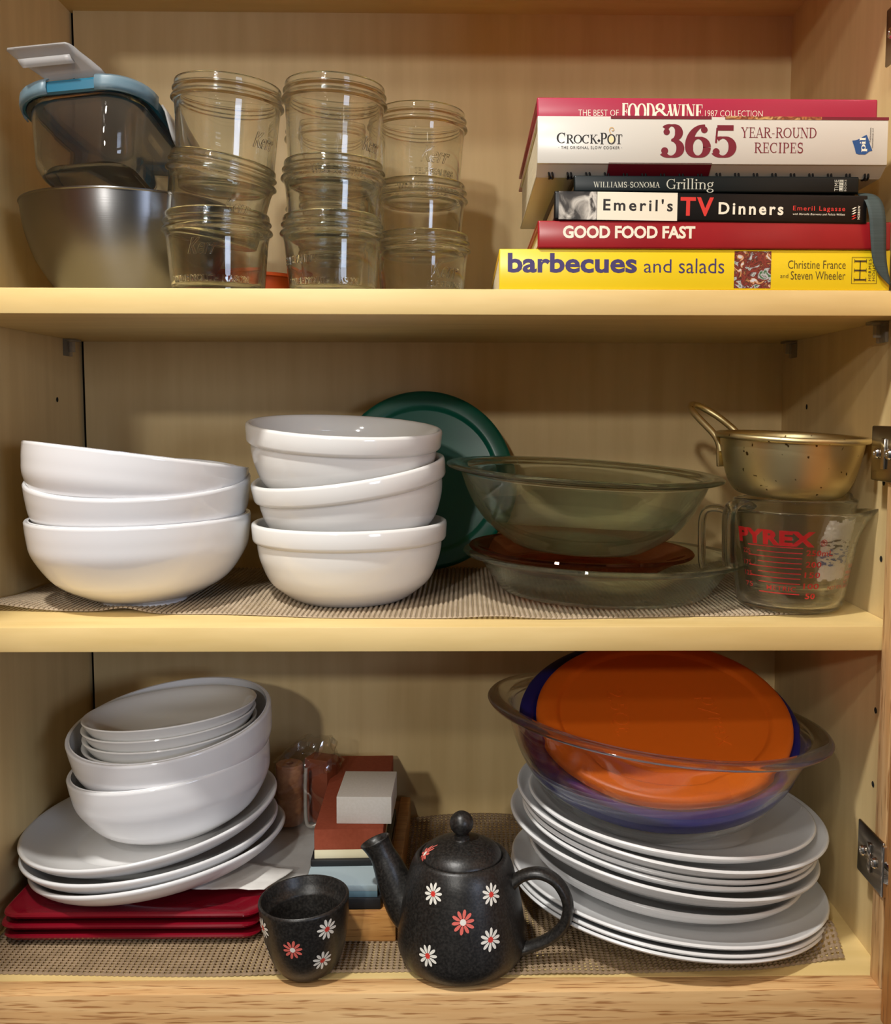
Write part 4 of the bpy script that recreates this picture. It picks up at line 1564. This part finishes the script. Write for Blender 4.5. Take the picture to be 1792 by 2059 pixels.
def plate_prof(r, h, th=0.0042, foot=0.6):
    o = spline([(r * foot, 0.0), (r * foot + 0.003, 0.002), (r * 0.80, h * 0.30), (r * 0.92, h * 0.60), (r * 0.995, h * 0.94)], 5)
    return [(0, 0.0022), (r * foot - 0.004, 0.0020), (r * foot - 0.003, 0.0)] + [(v.x, v.y) for v in o] + [(r, h + 0.0004), (r - 0.0004, h + 0.0014), (r - 0.0014, h + 0.0020), (r - 0.0026, h + 0.0018), (r - 0.0040, h + 0.0010)] + [(v.x - 0.0030, v.y + th - 0.0010) for v in reversed(o[4:-5])] + [(r * foot * 0.9, 0.0059), (r * foot * 0.5, 0.0057), (0, 0.0057)]


ptpl = {}


def plate(name, label, rim, r, h, ry, rx, group, foot=0.6, mat='plate'):
    t = thing(name, label, 'plate', (0, 0, 0), group=group)
    k = (round(r, 4), h, mat)
    if k not in ptpl:
        ptpl[k] = lathe('plate_body', plate_prof(r, h, foot=foot), M[mat], t, 112)
    else:
        o = ptpl[k].copy()
        COL.objects.link(o)
        o.parent = t
    put(t, rim, h, ry, rx)
    return t


gp = 'white dinner plates at the left'
plate('dinner_plate', 'white dinner plate at the bottom of the left stack, on the red plates', (-0.2490, 0.142, -0.2350), 0.1150, 0.0240, -8.0, -3.0, gp)
plate('dinner_plate', 'white dinner plate in the middle of the left stack', (-0.2565, 0.142, -0.2225), 0.1150, 0.0240, -5.6, -1.0, gp)
plate('dinner_plate', 'white dinner plate on top of the left stack, right under the bowls', (-0.2570, 0.142, -0.2040), 0.1155, 0.0240, -7.4, 1.5, gp)
gb = 'white bowls on the dinner plates'
white_bowl('white bowl standing on the dinner plates, the outer of the two nested bowls', (-0.2385, 0.141, -0.1500), -7.4, 0.1, gb, 0.965)
white_bowl('white bowl nested in another, holding the small shallow dishes', (-0.2375, 0.141, -0.1150), -5.7, 8.0, gb, 0.98)


def dish_prof(r=0.0776, h=0.030):
    o = spline([(0.036, 0.0), (0.040, 0.0015), (0.056, 0.0075), (0.0690, 0.0165), (r, h)], 5)
    return [(0, 0.002), (0.033, 0.002), (0.034, 0)] + [(v.x, v.y) for v in o] + [(r - 0.0006, h + 0.0011), (r - 0.0020, h + 0.0008)] + [(v.x - 0.0026, v.y + 0.0026) for v in reversed(o[3:-2])] + [(0.036, 0.0052), (0, 0.0048)]


d0 = None
for k, lb in enumerate(('lowest small white dish nested in the upper bowl', 'second lowest small white dish nested in the upper bowl',
                        'second highest small white dish nested in the upper bowl', 'topmost small shallow white dish in the upper bowl, its inside showing')):
    t = thing('shallow_dish', lb, 'dish', (0, 0, 0), group='small white dishes')
    if d0 is None:
        d0 = lathe('dish_body', dish_prof(), M['cream'], t, 96)
    else:
        o = d0.copy()
        COL.objects.link(o)
        o.parent = t
    f = k / 3
    put(t, (-0.2374 + 0.0008 * (k % 2), 0.1405, -0.1290 + 0.0235 * f), 0.030, -4.0 - 0.8 * f, 2.0 - 4.0 * f)

# folded paper lying on the red plates
t = thing('paper_sheet', 'crumpled white paper lying on the red plates behind the cup', 'paper', (0, 0, 0))
ZP = Z0 + 0.0325


def sheet(name, corners, n, amp, mat, parent, seed, th=0.0006):
    A, B, C_, D_ = [Vector(c) for c in corners]
    V, F = [], []
    for j in range(n + 1):
        for i in range(n + 1):
            u, v = i / n, j / n
            p = A * (1 - u) * (1 - v) + B * u * (1 - v) + C_ * u * v + D_ * (1 - u) * v
            q = mnoise.noise(Vector((u * 2.7, v * 2.7, seed))) + 0.4 * mnoise.noise(Vector((u * 7, v * 7, seed)))
            V.append(p + Vector((0, 0, amp * q)))
    for j in range(n):
        for i in range(n):
            k = j * (n + 1) + i
            F.append((k, k + 1, k + n + 2, k + n + 1))
    o = mesh_obj(name, V, F, mat, parent, True, 25)
    sm = o.modifiers.new('thick', 'SOLIDIFY')
    sm.thickness = th
    return o


sheet('lower_fold', ((-0.196, 0.085, ZP + 0.001), (-0.106, 0.085, ZP), (-0.104, 0.262, ZP + 0.002), (-0.180, 0.262, ZP + 0.002)), 22, 0.0022, M['paper'], t, 1.0)
sheet('upper_fold', ((-0.2045, 0.0800, ZP + 0.0030), (-0.140, 0.0745, ZP + 0.0050), (-0.120, 0.108, ZP + 0.0068), (-0.180, 0.124, ZP + 0.0085)), 14, 0.0012, M['paper'], t, 4.0)

# cellophane-wrapped packet
ZK = ZP + 0.0045
t = thing('wrapped_packet', 'cellophane wrapped packet with a tan cork roll beside the left plates', 'packet', (-0.1250, 0.220, ZK))
lathe('cork_roll', [(0, 0.002), (0.0128, 0.002), (0.0133, 0.003), (0.0133, 0.029), (0.0130, 0.0293), (0.0133, 0.0297), (0.0133, 0.062), (0.0128, 0.063), (0.004, 0.063), (0.004, 0.058), (0, 0.058)], M['cork'], t, 40).location = (-0.0165, -0.008, 0)
bm = bmesh.new()
add_box(bm, 0.0, 0.026, -0.005, 0.016, 0.001, 0.067, 0.001)
o = bm_obj('brown_box', bm, M['brown_box'], t)
o.rotation_euler = (0, 0, R(-22))
hp = spline([(0.002, -0.019, 0.062), (0.0015, -0.021, 0.040), (0.002, -0.022, 0.010), (0.006, -0.022, 0.0035), (0.014, -0.020, 0.006), (0.020, -0.016, 0.012)], 5)
tube('plastic_tube', hp, 0.0019, M['wire'], t, 10)
V, F = [], []
NR, NH = 44, 22
for j in range(NH + 1):
    v = j / NH
    z = -0.002 + 0.088 * v
    for i in range(NR):
        a = 2 * pi * i / NR
        k = 1.0 if v < 0.74 else 1.0 - 0.55 * ((v - 0.74) / 0.26)
        rx_, ry_ = 0.0345 * k, 0.0265 * k
        cr2 = 0.0022 * mnoise.noise(Vector((cos(a) * 2.2, sin(a) * 2.2, v * 5))) + (0.006 * mnoise.noise(Vector((cos(a) * 4, sin(a) * 4, v * 9))) if v > 0.72 else 0)
        V.append(((rx_ + cr2) * cos(a) + 0.001 + (0.010 * max(0, v - 0.72) / 0.28), (ry_ + cr2) * sin(a) - 0.002, z + (0.007 * mnoise.noise(Vector((a * 2, v * 4, 2))) if v > 0.75 else 0)))
for j in range(NH):
    for i in range(NR):
        F.append((j * NR + i, j * NR + (i + 1) % NR, (j + 1) * NR + (i + 1) % NR, (j + 1) * NR + i))
mesh_obj('cellophane_wrap', V, F, M['cello'], t, True, 28)

# whetstones on a bamboo tray
t = thing('bamboo_base', 'bamboo tray under the two sharpening stones behind the teapot', 'tray', (-0.1030, 0.0510, Z0 + 0.0020))
bm = bmesh.new()
add_box(bm, 0, 0.0790, 0, 0.235, 0.0, 0.0285, 0.0012)
bm_obj('tray_body', bm, M['bamboo'], t)
box('tray_rail', 0.0680, 0.0790, 0.004, 0.235, 0.0285, 0.0330, M['bamboo'], t, 0.001)
t = thing('sharpening_stone', 'grey-blue sharpening stone in black holder lying under the red one', 'whetstone', (-0.1035, 0.0510, Z0 + 0.0306), group='sharpening stones')
box('stone_holder', 0.0, 0.0670, 0.0, 0.190, 0.0, 0.0100, M['black_plastic'], t, 0.0012)
box('lower_grit', 0.0020, 0.0640, 0.0022, 0.186, 0.0095, 0.0150, M['stone_teal'], t, 0.0004)
box('upper_grit', 0.0020, 0.0640, 0.0022, 0.186, 0.0150, 0.0205, M['stone_blue'], t, 0.0005)
t = thing('sharpening_stone', 'red and cream sharpening stone in black holder on top of the blue one', 'whetstone', (-0.1015, 0.0870, Z0 + 0.0512), (0, 0, R(1.4)), group='sharpening stones')
box('stone_holder', 0.0, 0.0670, 0.0, 0.196, 0.0, 0.0062, M['black_plastic'], t, 0.0012)
box('cream_grit', 0.0032, 0.0640, 0.0030, 0.190, 0.0060, 0.0140, M['stone_cream'], t, 0.0004)
box('red_grit', 0.0032, 0.0640, 0.0030, 0.190, 0.0140, 0.0328, M['stone_red'], t, 0.0006)
t = thing('flattening_stone', 'small off-white block lying on the red sharpening stone', 'block', (-0.0800, 0.1010, Z0 + 0.0845), (0, R(0.5), R(-0.5)))
box('block_body', 0, 0.0490, 0, 0.0630, 0, 0.0250, M['stone_white'], t, 0.0006)


# ---- black daisy teapot and cup -----------------------------------------
pet_white = flat('white_enamel', rgb(236, 232, 220), 0.35)
pet_red = flat('coral_enamel', rgb(222, 108, 96), 0.35)
dot_red = flat('red_enamel', rgb(216, 62, 52), 0.35)


def daisy(parent, a, z, size, rad, red=False, rot=0.0, n=10):
    """a daisy painted on a turned surface: n petals round a dot"""
    V, F, mi = [], [], []

    def add(pts, m):
        b = len(V)
        for (x, y) in pts:
            zz = z + y
            r = rad(zz) + 0.00035
            aa = R(a) + x / max(rad(z), 0.004)
            V.append((r * sin(aa), -r * cos(aa), zz))
        F.append(tuple(range(b, b + len(pts))))
        mi.append(m)
    for k in range(n):
        th = rot + 2 * pi * k / n
        ca, sa = cos(th), sin(th)
        L = size * (0.94 + 0.1 * ((k * 7) % 5) / 5)
        w2 = size * 0.17
        pts = []
        for i in range(12):
            q = 2 * pi * i / 12
            px_ = size * 0.22 + (L - size * 0.22) * (0.5 - 0.5 * cos(q))
            py_ = w2 * sin(q) * (0.62 + 0.38 * (0.5 - 0.5 * cos(q)))
            pts.append((px_ * ca - py_ * sa, px_ * sa + py_ * ca))
        add(pts, 0)
    rr = size * 0.27
    add([(rr * cos(2 * pi * i / 14), rr * sin(2 * pi * i / 14)) for i in range(14)], 1)
    mats = [pet_red, pet_white] if red else [pet_white, dot_red]
    return mesh_obj('painted_daisy', V, F, None, parent, False, mats=mats, midx=mi)


TP = (0.0320, 0.0280, Z0 + 0.0014)
t = thing('teapot', 'black clay teapot painted with daisies at the front of the cabinet floor', 'teapot', TP, (0, 0, R(-13)))
tp_pts = [(0.0415, 0.0), (0.0475, 0.0035), (0.0520, 0.0120), (0.0528, 0.0220), (0.0510, 0.0380), (0.0482, 0.0540), (0.0450, 0.0680), (0.0420, 0.0790), (0.0385, 0.0865), (0.0362, 0.0888)]
o = spline(tp_pts, 6)
lathe('pot_body', [(0, 0.001), (0.039, 0.0012)] + [(v.x, v.y) for v in o] + [(0.0348, 0.0890), (0.0338, 0.0880), (0.0332, 0.0850), (0.0312, 0.0845), (0.0310, 0.0830), (0.0380, 0.070), (0.0460, 0.020), (0.038, 0.006), (0, 0.005)], M['black_clay'], t, 96, 50)
lid_o = spline([(0.0328, 0.0862), (0.0332, 0.0880), (0.0318, 0.0910), (0.0275, 0.0950), (0.0205, 0.0983), (0.0120, 0.1003), (0.0070, 0.1010), (0.0062, 0.1025)], 5)
lid = lathe('pot_lid', [(0, 0.0855), (0.031, 0.0855)] + [(v.x, v.y) for v in lid_o] + [(0, 0.1025)], M['black_clay'], t, 72, 50)
V, F = lathe_data([(0.0, 0.0235)] + [(0.0098 * sin(pi * k / 14), 0.0138 + 0.0098 * cos(pi * k / 14)) for k in range(1, 13)] + [(0.0062, 0.0038), (0.0062, 0.0010), (0, 0.0010)], 32)
mesh_obj('lid_knob', [(v[0], v[1], v[2] + 0.1008) for v in V], F, M['black_clay'], lid)
V, F = [], []
for k in range(14):
    q = 2 * pi * k / 14
    x, y = 0.0105 + 0.0016 * cos(q), -0.0195 + 0.0014 * sin(q)
    rr = math.hypot(x, y)
    V.append((x, y, 0.0979 - (rr - 0.0215) * 0.46 + 0.0004))
mesh_obj('steam_hole', V, [tuple(range(14))], M['gap'], lid, False)
# spout: hollow flared mouth
sp_path = spline([(-0.0300, 0, 0.0270), (-0.0460, 0, 0.0400), (-0.0560, 0, 0.0560), (-0.0640, 0, 0.0740), (-0.0705, 0, 0.0860), (-0.0745, 0, 0.0925)], 5)
n = len(sp_path)
V, F = [], []
NS = 28


def ring(c, nrm, r, sq=1.0):
    u_ = Vector((0, 1, 0))
    w2 = nrm.normalized().cross(u_)
    for k in range(NS):
        th = 2 * pi * k / NS
        V.append(c + u_ * (r * cos(th)) + w2 * (r * sq * sin(th)))


mouth_n = Vector((-0.42, -0.10, 0.90)).normalized()
for i, p in enumerate(sp_path):
    u = i / (n - 1)
    tg = (sp_path[min(i + 1, n - 1)] - sp_path[max(i - 1, 0)]).normalized()
    k = max(0.0, (u - 0.70) / 0.30)
    nrm = tg * (1 - k) + mouth_n * k
    ring(p, nrm, 0.0225 - 0.0118 * min(1, u / 0.70) ** 0.8 + 0.0012 * k * k, 1.0 + 0.12 * k)
tip = sp_path[-1]
ring(tip + mouth_n * 0.0007, mouth_n, 0.0113, 1.12)
ring(tip + mouth_n * 0.0002, mouth_n, 0.0098, 1.12)
ring(tip - mouth_n * 0.0030 + Vector((0.001, 0, 0)), mouth_n, 0.0082, 1.1)
ring(tip - mouth_n * 0.0080 + Vector((0.004, 0, 0)), mouth_n, 0.0066, 1.0)
ring(tip - mouth_n * 0.0140 + Vector((0.008, 0, 0)), mouth_n, 0.0050, 1.0)
nr_ = len(V) // NS
for i in range(nr_ - 1):
    for k in range(NS):
        F.append((i * NS + k, i * NS + (k + 1) % NS, (i + 1) * NS + (k + 1) % NS, (i + 1) * NS + k))
F.append(tuple(range((nr_ - 1) * NS, nr_ * NS)))
so = mesh_obj('spout', V, F, M['black_clay'], t, True, 60)
bmx = bmesh.new()
bmx.from_mesh(so.data)
bmesh.ops.recalc_face_normals(bmx, faces=bmx.faces)
bmx.to_mesh(so.data)
bmx.free()
hp = spline([(0.0400, 0, 0.0640), (0.0440, 0, 0.0700), (0.0540, 0, 0.0765), (0.0660, 0, 0.0785), (0.0780, 0, 0.0735), (0.0860, 0, 0.0620), (0.0880, 0, 0.0500), (0.0845, 0, 0.0370), (0.0750, 0, 0.0260), (0.0620, 0, 0.0180), (0.0500, 0, 0.0130), (0.0440, 0, 0.0110)], 5)
V, F = [], []
for i, p in enumerate(hp):
    a = hp[max(i - 1, 0)]
    b = hp[min(i + 1, len(hp) - 1)]
    tg = (b - a).normalized()
    nr = Vector((tg.z, 0, -tg.x))
    f = 1.0 + 0.35 * (max(0, 1 - i / 8) + max(0, 1 - (len(hp) - 1 - i) / 8))
    for k in range(16):
        th = 2 * pi * k / 16
        V.append(p + nr * 0.0046 * f * cos(th) + Vector((0, 0.0072 * f * sin(th), 0)))
for i in range(len(hp) - 1):
    for k in range(16):
        F.append((i * 16 + k, i * 16 + (k + 1) % 16, (i + 1) * 16 + (k + 1) % 16, (i + 1) * 16 + k))
F.append(tuple(range(16))[::-1])
F.append(tuple(range((len(hp) - 1) * 16, len(hp) * 16)))
mesh_obj('handle', V, F, M['black_clay'], t, True, 60)


def prof_rad(pts):
    def rad(z):
        for a, b in zip(pts, pts[1:]):
            if a.y <= z <= b.y and b.y > a.y:
                return a.x + (b.x - a.x) * (z - a.y) / (b.y - a.y)
        return pts[0].x if z < pts[0].y else pts[-1].x
    return rad


rad = prof_rad(o)
for a, z, s, red in ((-17.5, 0.0735, 0.0083, False), (45.0, 0.0725, 0.0083, False), (14.5, 0.0555, 0.0094, True), (39.5, 0.0400, 0.0090, False), (-17.0, 0.0272, 0.0088, False)):
    daisy(t, a, z, s, rad, red, 0.15)
lr = prof_rad(list(reversed([v for v in lid_o])) if lid_o[0].y > lid_o[-1].y else lid_o)
daisy(lid, -62, 0.0925, 0.0060, lr, True, 0.3)

t = thing('tea_cup', 'black clay handleless cup painted with daisies left of the teapot', 'cup', (-0.0920, 0.0115, Z0 + 0.0018), (R(1.5), R(-2.5), 0))
co2 = spline([(0.0165, 0.0), (0.0215, 0.0025), (0.0275, 0.0118), (0.0322, 0.0275), (0.0350, 0.0455), (0.0362, 0.0600)], 6)
lathe('cup_body', [(0, 0.001), (0.0150, 0.001)] + [(v.x, v.y) for v in co2] + [(0.0360, 0.0613), (0.0350, 0.0621), (0.0338, 0.0617), (0.0318, 0.0560), (0.0298, 0.0500), (0.0290, 0.0495), (0.0284, 0.0470), (0.0245, 0.0130), (0.0150, 0.0060), (0, 0.0055)], M['black_clay'], t, 80, 45)
rad = prof_rad(co2)
for a, z, s, red, rt in ((-56, 0.0480, 0.0086, False, 0.2), (-8, 0.0365, 0.0082, True, 0.1), (38, 0.0490, 0.0086, False, 0.5), (32, 0.0225, 0.0082, False, 0.3), (-68, 0.0260, 0.0080, False, 0.2)):
    daisy(t, a, z, s, rad, red, rt)

# ---- tall stack of white plates, with the big glass bowl and lids on top ---
gp = 'white plates in the tall right stack'
RY, RX = 6.2, -2.0
mt = Matrix.Rotation(R(RY), 3, 'Y') @ Matrix.Rotation(R(RX), 3, 'X')
ax = mt @ Vector((0, 0, 1))
base = Vector((0.2200, 0.1190, -0.2530))
for k, lb in ((-0.0112, 'large white dinner plate at the very bottom of the tall right stack'),
              (-0.0067, 'large white dinner plate second from the bottom of the tall right stack'),
              (0.0, 'large white dinner plate third from the bottom, its wide face showing behind the teapot handle')):
    plate('dinner_plate', lb, base + ax * k, 0.1430, 0.0150, RY, RX, gp)
plate('pasta_plate', 'deep white plate fourth from the bottom of the tall right stack', (0.2170, 0.1200, -0.2370), 0.1240, 0.0230, 6.6, -1.6, gp, 0.55)
plate('dinner_plate', 'large white plate fifth from the bottom, jutting out left in the tall right stack', (0.2150, 0.1200, -0.2135), 0.1400, 0.0250, 8.4, -1.4, gp)
for k, (z, lb) in enumerate(((-0.2070, 'lowest of three thin white salad plates in the tall right stack'),
                             (-0.2015, 'middle of three thin white salad plates in the tall right stack'),
                             (-0.1960, 'highest of three thin white salad plates in the tall right stack'))):
    plate('salad_plate', lb, (0.2195, 0.1210, z), 0.1330, 0.0180, 7.2, -0.6, gp)
plate('dinner_plate', 'large white plate second from the top of the tall right stack', (0.2215, 0.1200, -0.1885), 0.1400, 0.0220, 6.8, 0.2, gp)
plate('salad_plate', 'white plate on top of the tall right stack, directly under the glass bowl', (0.2215, 0.1205, -0.1870), 0.1290, 0.0190, 5.4, -1.6, gp)

t = thing('glass_bowl', 'very large clear glass mixing bowl with wide rim on the tall plate stack', 'bowl', (0, 0, 0))
o = spline([(0.056, 0.0), (0.066, 0.003), (0.0960, 0.0225), (0.1180, 0.0500), (0.1310, 0.0780), (0.1350, 0.0900)], 6)
lathe('bowl_body', [(0, 0.0008), (0.052, 0.0006)] + [(v.x, v.y) for v in o] + [(0.1380, 0.0918), (0.1470, 0.0930), (0.1515, 0.0945), (0.1530, 0.0965), (0.1515, 0.0985), (0.1475, 0.0992), (0.1370, 0.0985)] + [(v.x - 0.0046, v.y + 0.0032) for v in reversed(o)] + [(0, 0.0050)], M['clear'], t, 128, 50)
put(t, (0.2075, 0.1140, -0.1045), 0.0965, 6.0, -2.2)
t = thing('storage_lid', 'large round navy blue plastic lid inside the big glass bowl', 'lid', (0, 0, 0), group='plastic lids in the glass bowl')
lid_parts(t, 0.1290, M['blue_lid'], 0.1150, 0.009)
put(t, (0.2125, 0.1330, -0.1180), 0.0, -0.6, 21.0)
t = thing('storage_lid', 'round bright orange plastic lid lying on the navy lid in the big glass bowl', 'lid', (0, 0, 0), group='plastic lids in the glass bowl')
lid_parts(t, 0.1155, M['orange_lid'], 0.0960, 0.006)
for s, cx_, cy2, ww, hh in (('2.5Qt.', -0.0400, 0.004, 0.066, 0.018), ('pyrex', 0.0430, -0.012, 0.070, 0.018)):
    V, F = text_geo(s, -0.004, 0.05)
    Q = fit(V, -ww / 2, ww / 2, -hh / 2, hh / 2)
    mesh_obj('embossed_lettering', [(cx_ + q[1], cy2 - q[0], 0.0001 + (0.0005 if v[2] > 0 else -0.0005)) for q, v in zip(Q, V)], F, M['orange_lid'], t, False)
put(t, (0.2160, 0.1285, -0.1090), 0.0, -1.6, 20.5)
